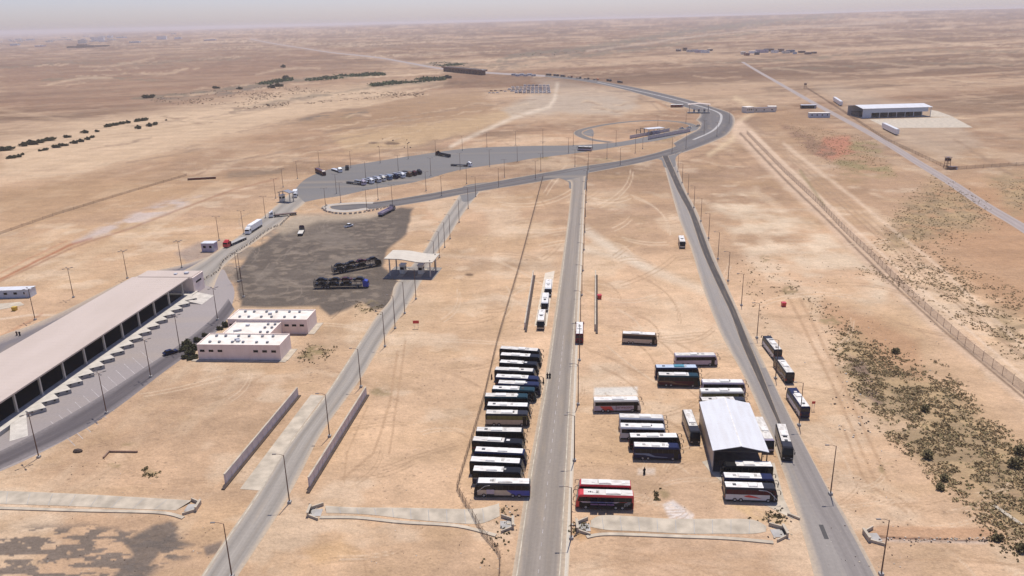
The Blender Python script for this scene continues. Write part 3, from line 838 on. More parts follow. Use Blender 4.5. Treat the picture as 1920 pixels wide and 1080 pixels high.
ribbon('central_road', [(955, 1105), (960, 1080), (988, 900), (1008, 787), (1020, 720), (1038, 600), (1055, 480), (1066, 400), (1071, 345), (1062, 338)],
       [(1056, 1105), (1058, 1080), (1068, 900), (1073, 787), (1076, 720), (1082, 600), (1089, 480), (1093, 400), (1096, 345), (1098, 330)], .030, ASPH, 90)
ribbon('road_shoulder', [(1048, 1105), (1051, 1080), (1061, 900), (1071, 720), (1077, 600), (1085, 480), (1090, 400), (1093, 350)],
       [(1064, 1105), (1066, 1080), (1075, 900), (1081, 720), (1086, 600), (1092, 480), (1095, 400), (1097, 350)], .018, road_mat('gravel_shoulder', (.43, .38, .30), edge=.25, amt=.2), 60)
for nm, pts in (('left', [(964, 1105), (969, 1080), (995, 900), (1014, 787), (1026, 720), (1042.5, 600), (1058.5, 480), (1068.5, 400)]),
                ('right', [(1046, 1105), (1049, 1080), (1059.5, 900), (1065.5, 787), (1069.5, 720), (1076.5, 600), (1084.5, 480), (1089.5, 400)])):
    strip('road_marking', pts, .22, .036, M['paintline'], 60)
for i in range(26):      # worn centre dashes
    y0 = 1075 - 26 * i * (1 - i * .013)
    f = lambda y: np.interp(y, [400, 480, 600, 720, 787, 900, 1080], [1079, 1071.5, 1059.5, 1048, 1040, 1027.5, 1009])
    if y0 < 420: break
    strip('road_marking', [(f(y0), y0), (f(y0 - 7), y0 - 7)], .13, .036, M['bayline'], 3, sm=False)

ribbon('right_road', [(1238, 285), (1257, 354), (1273, 410), (1295, 465), (1318, 540), (1351, 625), (1402, 720), (1467, 880), (1510, 1017), (1532, 1105)],
       [(1262, 285), (1283, 350), (1308, 398), (1340, 480), (1366, 540), (1392, 598), (1424, 662), (1452, 720), (1492, 800), (1546, 903), (1589, 973), (1660, 1105)], .024, ASPH_S, 90)
ribbon('fresh_asphalt_lane', [(1241, 292), (1268, 354), (1292, 400), (1314, 465), (1340, 525), (1368, 584), (1386, 634), (1400, 668), (1422, 716), (1452, 780), (1484, 850)],
       [(1253, 292), (1279, 350), (1303, 398), (1334, 480), (1352, 520), (1376, 572), (1400, 630), (1416, 668), (1432, 708), (1457, 774), (1486, 848)], .034, ASPH_D, 70)
ribbon('right_lane_wear', [(1404, 690), (1440, 770), (1474, 850), (1514, 935), (1556, 1010), (1600, 1105)], [(1436, 690), (1474, 770), (1516, 850), (1558, 930), (1602, 1010), (1652, 1105)], .032,
       road_mat('asphalt_worn_lane', (.19, .168, .15), dust=(.225, .20, .178), edge=.35, amt=.5), 50)
strip('road_patch', [(1539, 984), (1550, 1011)], .9, .042, mat('tar_patch', (.06, .055, .05), .9), 4, sm=False)

ribbon('left_road', [(362, 1105), (377, 1080), (430, 1000), (480, 927), (533, 843), (610, 740), (675, 641), (703, 597), (733, 560), (740, 535), (770, 500), (798, 466), (817, 431), (848, 385), (865, 361), (880, 352)],
       [(432, 1105), (446, 1080), (520, 967), (563, 890), (607, 806), (678, 708), (721, 634), (758, 584), (786, 535), (805, 505), (817, 477), (845, 438), (869, 400), (898, 362), (915, 345)], .026, ASPH_L, 90)
strip('road_marking', [(366, 1105), (381, 1080), (434, 1000), (484, 927), (536, 843), (613, 740), (677, 641)], .25, .032, M['paintline'], 60)
sheet('concrete_pad', [(583, 740), (608, 742), (546, 826), (487, 920), (450, 917), (500, 850)], .05, 'palecrete', thick=.15)
sheet('concrete_pad', [(1316, 866), (1330, 862), (1452, 868), (1470, 935), (1488, 974), (1440, 950), (1356, 906), (1334, 888)], .05, 'palecrete', thick=.15)
sheet('concrete_pad', [(1002, 611), (1022, 512), (1040, 508), (1025, 612)], .04, mat('sandy_concrete', (.53, .45, .34), .9, .15, .5), thick=.12)

yard = sheet('truck_yard', smooth([(541, 372), (556, 352), (576, 334), (620, 317), (700, 303.5), (780, 291), (880, 278), (1000, 273.5), (1070, 272.5), (1145, 268), (1185, 262), (1240, 250), (1300, 237), (1316, 240),
                                   (1250, 260), (1190, 270), (1140, 278), (1075, 288), (1000, 297), (960, 304), (860, 319), (780, 341), (690, 356), (640, 367), (600, 373), (566, 380)], 4), .016, ASPH_Y)
ribbon('yard_access_road', [(548, 358), (524, 380), (498, 402), (455, 437), (420, 462), (380, 488), (330, 515)], [(572, 380), (548, 400), (526, 420), (478, 454), (436, 484), (416, 504), (400, 540)], .022, ASPH_L, 50)
sheet('cargo_apron', smooth([(330, 520), (410, 503), (428, 522), (440, 548), (430, 585), (410, 618), (372, 652), (345, 668), (300, 703), (215, 768), (140, 815), (70, 852), (0, 884), (-120, 930), (-170, 860), (0, 780), (200, 640)], 3), .012,
      road_mat('apron_concrete', (.255, .222, .205), edge=.0001, lanes=(), patch=.12, dark=.86))
ribbon('apron_lane', [(428, 560), (400, 595), (345, 640), (270, 690), (180, 748), (90, 800), (0, 846), (-120, 900)], [(440, 580), (412, 615), (372, 650), (300, 703), (215, 768), (140, 815), (0, 880), (-120, 925)], .020,
       road_mat('apron_lane_asphalt', (.085, .073, .073), dust=(.20, .175, .165), edge=.30, amt=.4), 60)
ribbon('rear_lane', [(-120, 680), (0, 630), (60, 609), (130, 578), (200, 543), (262, 515), (340, 497), (400, 478)], [(-120, 760), (0, 706), (60, 672), (150, 626), (240, 577), (290, 545), (370, 520), (420, 500)], .014, road_mat('rear_lane_asphalt', (.15, .132, .13), edge=.22, amt=.5), 60)
for k in range(12):      # parking bay lines on the apron
    t = k / 11
    a = (95 + 168 * t, 790 - 132 * t); b = (a[0] + 32 * (1 - .25 * t), a[1] + 32 * (1 - .35 * t))
    strip('bay_marking', [a, (b[0] + 14, b[1] + 14)], .16, .019, M['bayline'], 4, sm=False)

ribbon('inner_road', [(1300, 250), (1262, 276), (1180, 298), (1095, 311), (1000, 327), (900, 345), (780, 367), (700, 379), (650, 383), (618, 386)],
       [(1345, 250), (1290, 280), (1240, 296), (1180, 310), (1095, 326), (1000, 343), (900, 359), (780, 381), (700, 392), (625, 396)], .028, ASPH_H, 90)
sheet('road_junction', smooth([(1018, 332), (1060, 321), (1104, 311), (1100, 335), (1097, 356), (1069, 354), (1066, 342), (1048, 334)], 4, True), .029, ASPH_Y)
sheet('road_junction', smooth([(1222, 296), (1262, 279), (1292, 276), (1268, 294), (1266, 312), (1246, 314), (1240, 300)], 4, True), .027, ASPH_Y)
sheet('road_junction', smooth([(845, 363), (880, 346), (925, 342), (904, 352), (886, 374), (868, 378), (862, 366)], 4, True), .0265, ASPH_Y)
strip('road_loop', [(690, 391), (650, 396), (620, 394), (610, 389), (622, 384), (660, 381), (700, 380)], 5, .033, road_mat('loop_asphalt', (.36, .32, .27), edge=.2), 60)
strip('road_kerb', [(700, 382), (780, 371), (900, 351), (1000, 333.5), (1095, 317), (1180, 302), (1270, 280)], 1.1, .05, M['darkbrown'], 90)
ribbon('highway', [(1378, 222), (1370, 212), (1345, 203), (1300, 189), (1230, 172), (1160, 158), (1090, 147), (1020, 141)], [(1305, 225), (1312, 216), (1306, 209), (1280, 200), (1225, 184), (1160, 166), (1090, 152), (1020, 143.5)], .030, ASPH_H, 90)
ribbon('highway_bend', [(1378, 222), (1376, 236), (1362, 254), (1322, 272), (1280, 287)], [(1305, 225), (1312, 232), (1308, 242), (1290, 252), (1262, 268)], .031, ASPH_H, 50)
strip('highway_median', [(1120, 154), (1230, 178), (1300, 196), (1345, 210), (1352, 224), (1338, 244), (1300, 262)], 2.4, .045, M['greycrete'], 70)
strip('island_loop_road', [(1146, 267), (1110, 262), (1088, 254), (1084, 248), (1096, 242), (1140, 233), (1190, 227.5), (1240, 226), (1285, 230.5), (1305, 238)], 8, .026, road_mat('loop_road_asphalt', (.13, .115, .10), edge=.12), 90)
sheet('island_paving', smooth([(1092, 250), (1110, 242), (1112, 256)], 4, True), .036, ASPH_Y)
ribbon('far_highway', [(1022, 140.5), (960, 137.5), (905, 134), (830, 127.5), (760, 117), (700, 108.5), (620, 101.5), (560, 93), (500, 83), (470, 78)], [(1022, 144), (960, 141), (905, 137.5), (830, 130.5), (760, 119.5), (700, 110.5), (620, 103), (560, 94.5), (500, 84.5), (470, 79)], .05, TRACK, 80, follow=True)
strip('perimeter_road', [(1392, 116), (1420, 133), (1450, 150), (1483, 169), (1533, 197.5), (1579, 222), (1620, 244), (1667, 271), (1718, 303), (1785, 344), (1847, 385), (1920, 428), (1990, 476), (2105, 562), (2300, 712)], 7.5, .034, TRACK, 110)
sheet('warehouse_apron', [(1630, 224), (1787, 219.5), (1824, 239), (1663, 240)], .03, 'palecrete')
sheet('warehouse_apron', [(1744, 206), (1757, 208), (1788, 219), (1744, 219)], .026, 'palecrete')
strip('concrete_flume', [(1864, 949), (1915, 985)], .9, .25, M['palecrete'], 6, sm=False)


def solid_strip(name, pxs, width, z0, z1, m, n=40):
    c, _ = resample(smooth(world_pts(pxs), 6), n)
    A, B = offset(c, width / 2), offset(c, -width / 2)
    mb = MB()
    vs = []
    for a, b in zip(A, B): vs += [(a[0], a[1], z0), (b[0], b[1], z0), (b[0], b[1], z1), (a[0], a[1], z1)]
    fs = []
    for i in range(n - 1):
        o = 4 * i
        fs += [(o + j, o + (j + 1) % 4, o + 4 + (j + 1) % 4, o + 4 + j) for j in range(4)]
    fs += [(3, 2, 1, 0), (4 * n - 4, 4 * n - 3, 4 * n - 2, 4 * n - 1)]
    mb.add(vs, fs)
    return mb.mesh(name, [m])


# drainage channel: sloping lined bank, bare bed, near kerb, culvert headwalls
def channel(label, top, bot, lip):
    t = thing('drainage_channel', label, 'channel', (0, 0, 0))
    T, _ = resample(smooth(world_pts(top), 6), 50); B, _ = resample(smooth(world_pts(bot), 6), 50)
    mb = MB(); vs = []
    for a, b in zip(T, B): vs += [(a[0], a[1], .40), (b[0], b[1], .05), (a[0], a[1] + 1.0, .0), (a[0], a[1] + .35, .40)]
    fs = []
    for i in range(49):
        o = 4 * i
        fs += [(o, o + 4, o + 5, o + 1), (o, o + 3, o + 7, o + 4), (o + 3, o + 2, o + 6, o + 7)]
    mb.add(vs, fs)
    part('lined_bank', mb, ['palecrete'], t)
    obj('kerb', solid_strip('kerb', lip, .9, 0, .22, 'palecrete'), t)
    # construction joints
    for i in range(4, 48, 5):
        a, b = T[i], B[i]
        dirx = .07
        part('joint', MB().add([(a[0] - dirx, a[1], .425), (a[0] + dirx, a[1], .425), (b[0] + dirx, b[1], .075), (b[0] - dirx, b[1], .075)], [(0, 1, 2, 3)]), ['greycrete'], t)


channel('concrete lined drainage channel at the left edge with cracked pale slabs', [(-60, 922), (0, 924.7), (130, 930), (240, 936), (357, 943)], [(-60, 944), (0, 945), (130, 949), (240, 954), (330, 957)], [(-60, 952), (0, 953.5), (150, 958), (298, 962), (344, 972)])
channel('concrete lined drainage channel between the left road and the bus fence', [(610, 953), (660, 956), (760, 957), (882, 959), (920, 953), (936, 948)], [(612, 962), (690, 965), (780, 975), (870, 982), (905, 981), (937, 968)], [(600, 971), (670, 971.5), (752, 980), (857, 987), (930, 1005)])
channel('concrete lined drainage channel below the red coaches', [(1108, 981), (1132, 971), (1200, 974), (1252, 977.5), (1340, 978), (1410, 979), (1437, 991)], [(1106, 988), (1140, 994), (1190, 996), (1290, 1001), (1350, 1001), (1410, 1001), (1436, 997)], [(1100, 1008), (1140, 1002.5), (1265, 1006.5), (1365, 1010.5), (1450, 1018)])


def headwall(px, flip, label):
    x, y = P(*px)
    t = thing('culvert_headwall', label, 'culvert', (x, y, 0), 0.0, 'culvert headwalls of the drainage channels')
    s = -1 if flip else 1
    part('headwall', MB().box((0, 0, .55), (.35, 3.0, 1.1)).box((0, 0, 1.15), (.55, 3.2, .12)), ['palecrete'], t)
    part('wing_wall', MB().box((s * 1.3, 2.0, .4), (2.8, .25, .8), rz=s * .55), ['palecrete'], t)
    part('wing_wall', MB().box((s * 1.3, -2.0, .3), (2.8, .25, .6), rz=-s * .55), ['palecrete'], t)
    part('culvert_mouth', MB().box((s * .19, 0, .42), (.06, 1.9, .78)), ['void'], t)
    part('apron_slab', MB().box((s * 1.5, 0, .05), (2.4, 2.6, .1)), ['greycrete'], t)


headwall((372, 952), True, 'pale culvert headwall at the right end of the left channel')
headwall((580, 962), False, 'pale culvert headwall beside the left road, start of the middle channel')
headwall((962, 984), True, 'broken culvert headwall beside the central road below the parked coaches')
headwall((1082, 990), False, 'broken culvert headwall right of the central road')
headwall((1472, 1000), True, 'rubble strewn culvert headwall left of the right road')
headwall((1624, 1008), False, 'half buried culvert headwall right of the right road')


# ------------------------------------------------------------------ coaches
def bus_body():
    hw, rw = 1.27, 1.10
    side = [(-6.1, .35), (-6.1, 3.22), (5.55, 3.22), (6.0, 1.9), (6.1, .9), (6.02, .35)]
    top = [(-5.98, 3.5), (5.2, 3.5)]
    n = 6
    vs = [(x, -hw, z) for x, z in side] + [(x, hw, z) for x, z in side] + [(x, -rw, z) for x, z in top] + [(x, rw, z) for x, z in top]
    fs = [(0, 5, 4, 3, 2, 1), (6, 7, 8, 9, 10, 11),                       # sides
          (0, 1, 7, 6), (2, 3, 9, 8), (3, 4, 10, 9), (4, 5, 11, 10), (5, 0, 6, 11),
          (1, 2, 13, 12), (8, 7, 14, 15), (7, 1, 12, 14), (2, 8, 15, 13), (12, 13, 15, 14)]
    mb = MB(); mb.add(vs, fs)
    return mb


def make_bus(frac, doors_open=False):
    t = thing('coach_bus', 'white coach', 'bus')
    part('body', bus_body(), ['white'], t)
    xf = -5.9 + 11.1 * frac
    part('roof', MB().box(((-5.9 + xf) / 2, 0, 3.52), (xf + 5.9, 2.14, .05)), ['roofwhite'], t)
    x0 = -5.75
    mb = MB()
    for s in (-1, 1):
        y = s * 1.285
        pr = [(x0, 1.95), (x0, 3.02), (5.35, 3.02), (5.72, 1.95)]
        vs = [(x, y, z) for x, z in pr] + [(x, s * 1.25, z) for x, z in pr]
        fs = [(0, 1, 2, 3), (0, 4, 5, 1), (1, 5, 6, 2), (2, 6, 7, 3), (3, 7, 4, 0)]
        mb.add(vs, fs)
        for x in (-4.3, -2.9, -1.5, -.1, 1.3, 2.7, 4.1): mb.box((x, s * 1.288, 2.48), (.07, .02, 1.06), m=1)
    part('window_band', mb, ['glass', 'trim'], t)
    mb = MB()
    a, b = (5.60, 3.18), (6.025, 1.75)
    c, d2 = (6.08, 1.15), None
    vs = [(a[0] + .02, -1.18, a[1]), (a[0] + .02, 1.18, a[1]), (b[0] + .02, 1.2, b[1]), (b[0] + .02, -1.2, b[1]), (c[0] + .02, 1.18, c[1]), (c[0] + .02, -1.18, c[1])]
    vs += [(x - .05, y, z) for x, y, z in vs]
    mb.add(vs, [(0, 1, 2, 3), (3, 2, 4, 5), (0, 6, 7, 1), (5, 4, 10, 11), (0, 3, 9, 6), (3, 5, 11, 9), (1, 7, 8, 2), (2, 8, 10, 4)])
    part('windscreen', mb, ['glass'], t)
    mb = MB()
    for s in (-1, 1): mb.box((-.3, s * 1.272, 1.22), (11.3, .03, 1.3))
    part('side_panel', mb, ['white'], t)
    mb = MB()
    for s in (-1, 1): mb.box((0, s * 1.276, .44), (11.9, .03, .26))
    part('skirt', mb, ['dust'], t)
    mb = MB()
    for s in (-1, 1):
        pr = [(-5.9, 1.86), (-2.2, 1.86), (-.6, 1.15), (2.6, .95), (2.6, .8), (-1.0, .9), (-3.2, 1.4), (-5.9, 1.5)]
        mb.add([(x, s * 1.292, z) for x, z in pr], [tuple(range(8)) if s > 0 else tuple(range(7, -1, -1))])
    part('livery_stripe', mb, ['silver'], t)
    part('rear_window', MB().box((-6.11, 0, 2.55), (.05, 2.1, .95)), ['glassgrey'], t)
    part('rear_grille', MB().box((-6.11, 0, 1.05), (.05, 1.7, .5)), ['trim'], t)
    part('bumper', MB().box((6.05, 0, .5), (.22, 2.4, .34)), ['trim'], t)
    for s in (-1, 1):
        part('headlight', MB().box((6.12, s * .9, .85), (.06, .45, .2)), ['rim'], t)
        part('tail_light', MB().box((-6.12, s * 1.12, 1.3), (.05, .16, .6)), ['red'], t)
    part('door', MB().box((4.75, -1.288, 1.65), (1.0, .03, 2.4)), ['glass'], t)
    # roof equipment
    part('roof_unit', MB().box((-.6, 0, 3.63), (2.7, 1.6, .20)).box((-.6, 0, 3.74), (2.3, 1.2, .06)), ['roofwhite'], t)
    for x in (-3.9, 2.0):
        part('roof_hatch', MB().box((x, 0, 3.57), (.8, .75, .07)), ['greycrete'], t)
    mb = MB()
    for k in range(3): mb.box((.9 + .25 * k, .0, 3.60), (.08, 1.0, .10))
    part('roof_vent', mb, ['trim'], t)
    for x in (3.95, -2.35, -3.75):
        for s in (-1, 1):
            w = part('wheel', MB().cyl((x, s * .95, .5), (x, s * 1.31, .5), .5, n=14), ['tyre'], t)
            part('rim', MB().cyl((x, s * 1.30, .5), (x, s * 1.335, .5), .27, n=10), ['rim'], w)
    for s in (-1, 1):
        part('mirror', MB().tube([(5.7, s * 1.15, 3.2), (6.3, s * 1.3, 3.25), (6.6, s * 1.38, 2.9)], .06, 5).box((6.62, s * 1.4, 2.55), (.14, .22, .62)), ['trim'], t)
    if doors_open:
        for x in (-1.2, .5, 2.2):
            part('luggage_door', MB().box((x, 1.95, 1.75), (1.55, 1.35, .06), rx=.35), ['purple'], t)
        part('luggage_bay', MB().box((.5, 1.292, 1.1), (5.2, .03, .95)), ['void'], t)
    return t


PROTO = {k: make_bus(f) for k, f in (('full', 1.0), ('dark', .78), ('short', .66))}
PROTO['open'] = make_bus(.93, True)
USED = set()
COLS = {'body': 'body', 'roof': 'roof', 'side': 'side_panel', 'band': 'window_band'}


def bus(kind, rear, front, label, group, body='white', roof='roofwhite', side=None, length=None, unit=None, band=None, z=3.5, screen=None):
    a, b = np.array(P(*rear, z)), np.array(P(*front, z))
    d = b - a; L = float(np.linalg.norm(d)); rz = math.atan2(d[1], d[0])
    c = (a + b) / 2
    sx = (length or min(max(L, 11.2), 13.1)) / 12.2
    proto = PROTO[kind]
    if kind not in USED:
        USED.add(kind); o = proto
        o.location = (c[0], c[1], 0); o.rotation_euler = (0, 0, rz); o.scale = (sx, 1, 1); o['label'] = label
        o['group'] = group
    else:
        o = dup(proto, (c[0], c[1], 0), rz, label, group, sx)
    for ch in o.children:
        k = ch.name.split('.')[0]
        if k == 'body': recolor(ch, body)
        elif k == 'roof': recolor(ch, roof)
        elif k == 'side_panel': recolor(ch, side or body)
        elif k == 'roof_unit': recolor(ch, unit or ('roofwhite' if roof.startswith('roof') else roof))
        elif k == 'window_band' and band: recolor(ch, band)
        elif k == 'windscreen' and screen: recolor(ch, screen)
        elif k == 'livery_stripe': recolor(ch, (side or body) if (side or body) in ('beige', 'lilac', 'silver', 'cream') or body in ('red', 'brown') else random.choice(['grey', 'steelblue', 'maroon', 'darkred', 'brown', side or body, side or body, 'teal']))
        if k == 'roof_unit': ch.location.x = random.uniform(-1.2, 1.4); ch.scale.x = random.uniform(.7, 1.25)
        if k in ('roof_hatch', 'roof_vent'): ch.location.x = random.uniform(-.7, .7)
        if k == 'roof_hatch': recolor(ch, random.choice(['greycrete', 'roofpale', 'trim', 'roofwhite']))
    return o


G1 = 'coaches parked side by side left of the central road'
bus('full', (937.8, 651), (1014, 656), 'black coach with full pale roof at the far end of the left row', G1, 'black', 'roofpale')
bus('dark', (938.5, 663.3), (1015, 667), 'maroon coach with black roof front, second from the far end of the left row', G1, 'black', 'roofwhite', 'maroon')
bus('short', (937, 677), (1010, 681), 'black coach with short white roof panel, third from the far end of the left row', G1, 'black', 'roofwhite', 'charcoal')
bus('full', (928, 690.5), (1005, 694), 'purple sided coach with long cream roof, fourth from the far end of the left row', G1, 'charcoal', 'roofpale', 'purple')
bus('dark', (929.5, 704), (1013.5, 708), 'dark navy coach with white roof ahead of the two walkers, fifth in the left row', G1, 'navy', 'roofwhite', 'charcoal')
bus('short', (934, 715.5), (1014, 719), 'dark navy coach with short pale roof panel, sixth in the left row', G1, 'navy', 'roofpale', 'navy')
bus('short', (923, 726), (1006, 729), 'black coach with short white roof panel and teal nose, seventh in the left row', G1, 'darkteal', 'roofwhite', 'purple')
bus('dark', (909, 740), (993, 741), 'black coach with teal roof front between two white roofed coaches of the left row', G1, 'darkteal', 'roofpale', 'black')
bus('full', (913.5, 757), (995, 759), 'black coach with full white roof just beyond the beige sided coach', G1, 'black', 'roofwhite', 'charcoal')
bus('dark', (910.7, 772), (993, 773), 'beige sided coach with dark window band, wheels and door in open view', G1, 'charcoal', 'roofpale', 'beige', band='olive')
bus('full', (892.6, 804.4), (984.4, 806), 'black coach with full pale roof just on the near side of the row gap', G1, 'black', 'roofpale', 'maroon')
bus('short', (886, 822), (983, 827), 'black coach with white roof strip and dark glass roof front, fifth from the near end', G1, 'black', 'roofpale', 'darkgreen')
bus('full', (890.4, 841.5), (987.4, 846), 'dark coach with long white roof and rust red tail by the wire fence', G1, 'navy', 'roofwhite', 'purple')
bus('full', (881.5, 860), (982, 864.5), 'black coach with longest white roof, third from the near end of the left row', G1, 'black', 'roofwhite', 'black')
bus('short', (886.7, 877.8), (980, 881), 'black coach with pointed white roof panel beside the nearest side-on coach', G1, 'black', 'roofwhite', 'navy')
near = bus('full', (994, 902), (889, 900.5), 'nearest coach of the left row, tan and blue, nose towards the fence', G1, 'charcoal', 'roofwhite', 'beige')

G2 = 'coaches scattered on the sand between the central and right roads'
bus('full', (1168, 623), (1232, 626), 'brown and beige coach standing alone on the sand beyond the others', G2, 'brown', 'roofwhite', 'beige', band='charcoal')
bus('full', (1265, 664), (1345, 663.5), 'lilac white coach with dark windows and an open side hatch', G2, 'lilac', 'roofpale', 'lilac')
bus('full', (1229, 686.5), (1311, 686.5), 'teal roofed navy coach behind the dark red coach', G2, 'navy', 'paleblue', 'navy', unit='teal')
bus('dark', (1234, 700.5), (1313, 702), 'dark red and green coach with pale roof strip in front of the teal roofed coach', G2, 'darkteal', 'roofpale', 'maroon')
bus('full', (1316, 714), (1398, 714.5), 'white roofed navy banded coach, farthest of the three behind the white shed', G2, 'lilac', 'roofwhite', 'charcoal')
bus('full', (1313, 731), (1397, 731), 'white roofed coach with olive windows in the middle behind the white shed', G2, 'cream', 'roofwhite', 'charcoal', band='olive')
bus('dark', (1314, 748), (1400, 747), 'grey roofed coach tight against the back of the white shed', G2, 'charcoal', 'roofpale', 'charcoal')
logo = bus('full', (1113, 747.5), (1201, 746.5), 'white coach with red wedge and dark red lettering on its side', G2, 'cream', 'roofwhite', 'lilac')
bus('full', (1161, 779), (1247.5, 781), 'silver roofed coach with pillared black windows behind the plain white coach', G2, 'silver', 'roofpale', 'silver')
bus('full', (1163, 796.7), (1249.5, 798.7), 'plain white coach with one dark roof hatch and grey flank', G2, 'silver', 'roofwhite', 'silver')
bus('full', (1180, 816), (1276, 816), 'black sided coach with rounded white roof, touching the navy coach', G2, 'black', 'roofwhite', 'black')
bus('dark', (1189, 833), (1276, 835), 'navy blue coach with white roof panel nearest the person in black', G2, 'navy', 'roofwhite', 'navy')
bus('dark', (1289, 769), (1304, 809), 'tan and black coach facing the viewer left of the white shed', G2, 'charcoal', 'roofpale', 'beige', length=12.2)
bus('full', (1183, 905.7), (1082.5, 902.6), 'red fronted coach with white roof and red trim behind the black and red coach', G2, 'red', 'roofpale', 'black')
openb = bus('open', (1188, 924.5), (1079.5, 921.5), 'black and red coach with its luggage doors raised near the drainage channel', G2, 'red', 'roofpale', 'black')
bus('full', (1421, 781), (1443, 826), 'cream white coach parked along the open side of the white shed', G2, 'lilac', 'roofpale', 'cream', length=12.2)
bus('dark', (1464, 793), (1479, 842), 'black fronted coach with pale roof standing on the edge of the right road', G2, 'charcoal', 'roofpale', 'silver', length=12.2)
bus('dark', (1447, 870), (1355, 868.5), 'black coach with white roof panels right in front of the white shed', G2, 'black', 'roofwhite', 'black')
bus('dark', (1359, 890.5), (1451, 893), 'black coach with white roof panel between two others before the white shed', G2, 'navy', 'roofwhite', 'charcoal')
wave = bus('dark', (1360, 908), (1456, 911), 'silver and black coach with a red swoosh, nearest the viewer by the concrete pad', G2, 'charcoal', 'roofwhite', 'silver', band='maroon')

G3 = 'coaches parked along the right edge of the right road'
bus('dark', (1459, 655), (1437.5, 628), 'farthest silver coach on the right verge, nose to tail with another', G3, 'charcoal', 'roofpale', 'silver', length=12.2)
bus('dark', (1481, 697), (1460, 668), 'dark striped coach with red tail stripe behind the silver coach on the right verge', G3, 'charcoal', 'roofpale', 'brown', length=12.2)
bus('short', (1511, 763), (1484, 724), 'silver and navy coach on its own beside a lamp on the right verge', G3, 'navy', 'roofwhite', 'silver', length=12.2)

G4 = 'white coaches queued beside the central road'
bus('full', (1028.7, 523), (1027.5, 541.5), 'farthest white coach of the three queued left of the central road', G4, 'white', 'roofwhite', 'silver', length=11.5)
bus('full', (1023, 549), (1021, 567.5), 'middle white coach of the three queued left of the central road', G4, 'white', 'roofwhite', 'silver', length=11.5)
bus('full', (1016.5, 581), (1013.5, 601), 'nearest white coach of the three queued, with a tan dusty front', G4, 'beige', 'roofwhite', 'cream', length=11.5)
bus('full', (1086.5, 626), (1087, 602), 'white roofed coach with dark red tail driving away on the central road', G4, 'darkred', 'roofwhite', 'silver', length=11.5)
bus('full', (1277, 441), (1280.3, 453), 'cream coach alone on the sand beside the right road far up', G4, 'cream', 'roofwhite', 'beige', length=10.5)
bus('full', (1104, 275), (1089, 274.5), 'pale lilac coach waiting on the truck yard by the island', G4, 'cream', 'roofwhite', 'lilac', length=11.5, z=3.4)


def decal(o, name, mb, mats):
    return part(name, mb, mats, o)


def text_mesh(s, size, mat_, name='lettering'):
    cu = bpy.data.curves.new(name, 'FONT'); cu.body = s; cu.size = size; cu.extrude = .01; cu.align_x = 'CENTER'; cu.align_y = 'CENTER'
    tmp = bpy.data.objects.new('tmp', cu); COL.objects.link(tmp)
    dg = bpy.context.evaluated_depsgraph_get()
    me = bpy.data.meshes.new_from_object(tmp.evaluated_get(dg)); me.name = name
    bpy.data.objects.remove(tmp); bpy.data.curves.remove(cu)
    me.materials.clear(); me.materials.append(M[mat_])
    return me


# white coach: red wedge and lettering on the flank that faces the viewer (its right side)
y = -1.31
decal(logo, 'red_wedge', MB().add([(-4.6, y, 1.85), (-1.6, y, 1.85), (-.9, y, .62), (-3.4, y, .62)], [(0, 3, 2, 1)]), ['red'])
w = obj('lettering', text_mesh('Sarwacom', 1.05, 'darkred'), logo, (1.7, -1.31, 1.5)); w.rotation_euler = (math.pi / 2, 0, 0)
decal(logo, 'rear_seam', MB().box((-.35, y, 1.25), (.06, .02, 1.25)), ['trim'])
decal(logo, 'roof_bar', MB().box((.4, .25, 3.77), (1.5, .12, .03)), ['trim'])
# silver coach: red swoosh
pts_u = [(-1.8, 1.55), (-.6, 1.8), (.8, 1.5), (2.2, 1.05)]; pts_l = [(2.2, .98), (.8, 1.15), (-.4, 1.2), (-1.2, 1.3)]
poly = [(x, -1.31, z) for x, z in pts_u + pts_l]
decal(wave, 'red_swoosh', MB().add(poly, [tuple(range(len(poly) - 1, -1, -1))]), ['red'])
decal(wave, 'curved_pillar', MB().tube([(1.6, -1.30, 3.06), (3.4, -1.30, 2.95), (4.4, -1.30, 2.45), (5.3, -1.30, 1.5), (5.9, -1.30, .9)], .07, 5), ['silver'])
# nearest left coach: front pillar sweep, blue rear flank, open panel
decal(near, 'curved_pillar', MB().tube([(2.6, 1.30, 3.06), (3.6, 1.30, 2.9), (4.4, 1.30, 2.3), (5.4, 1.30, 1.4)], .07, 5), ['cream'])
decal(near, 'blue_flank', MB().add([(-6.0, 1.295, .62), (-6.0, 1.295, 1.86), (-1.0, 1.295, 1.86), (-2.6, 1.295, .62)], [(0, 3, 2, 1)]), ['blue'])
decal(near, 'side_door', MB().box((2.5, 1.31, 1.25), (1.7, .04, 1.5)), ['lilac'])
decal(near, 'door_step', MB().box((2.5, 1.315, .6), (1.7, .05, .55)), ['trim'])
# black and red coach: roof emblem, silver flank stripe, pale rings on the rear flank
mb = MB()
for k, (x, yy, a, b) in enumerate(((1.6, .1, .5, .35), (2.1, 0, .25, .7), (2.5, .12, .4, .3), (2.95, 0, .3, .55), (3.35, .05, .35, .3))): mb.box((x, yy, 3.56), (a, b, .03))
decal(openb, 'roof_emblem', mb, ['trim'])
decal(openb, 'flank_stripe', MB().add([(-3.2, 1.295, 1.92), (5.2, 1.295, 1.92), (4.6, 1.295, 1.66), (-2.4, 1.295, 1.66)], [(0, 1, 2, 3)]), ['lilac'])
mb = MB()
for r in (.45, .75, 1.05):
    ar = [(-5.2 + r * math.cos(a), 1.30, 1.1 + r * .8 * math.sin(a)) for a in np.linspace(-.3, 1.9, 9)]
    mb.tube(ar, .045, 4)
decal(openb, 'pale_rings', mb, ['silver'])


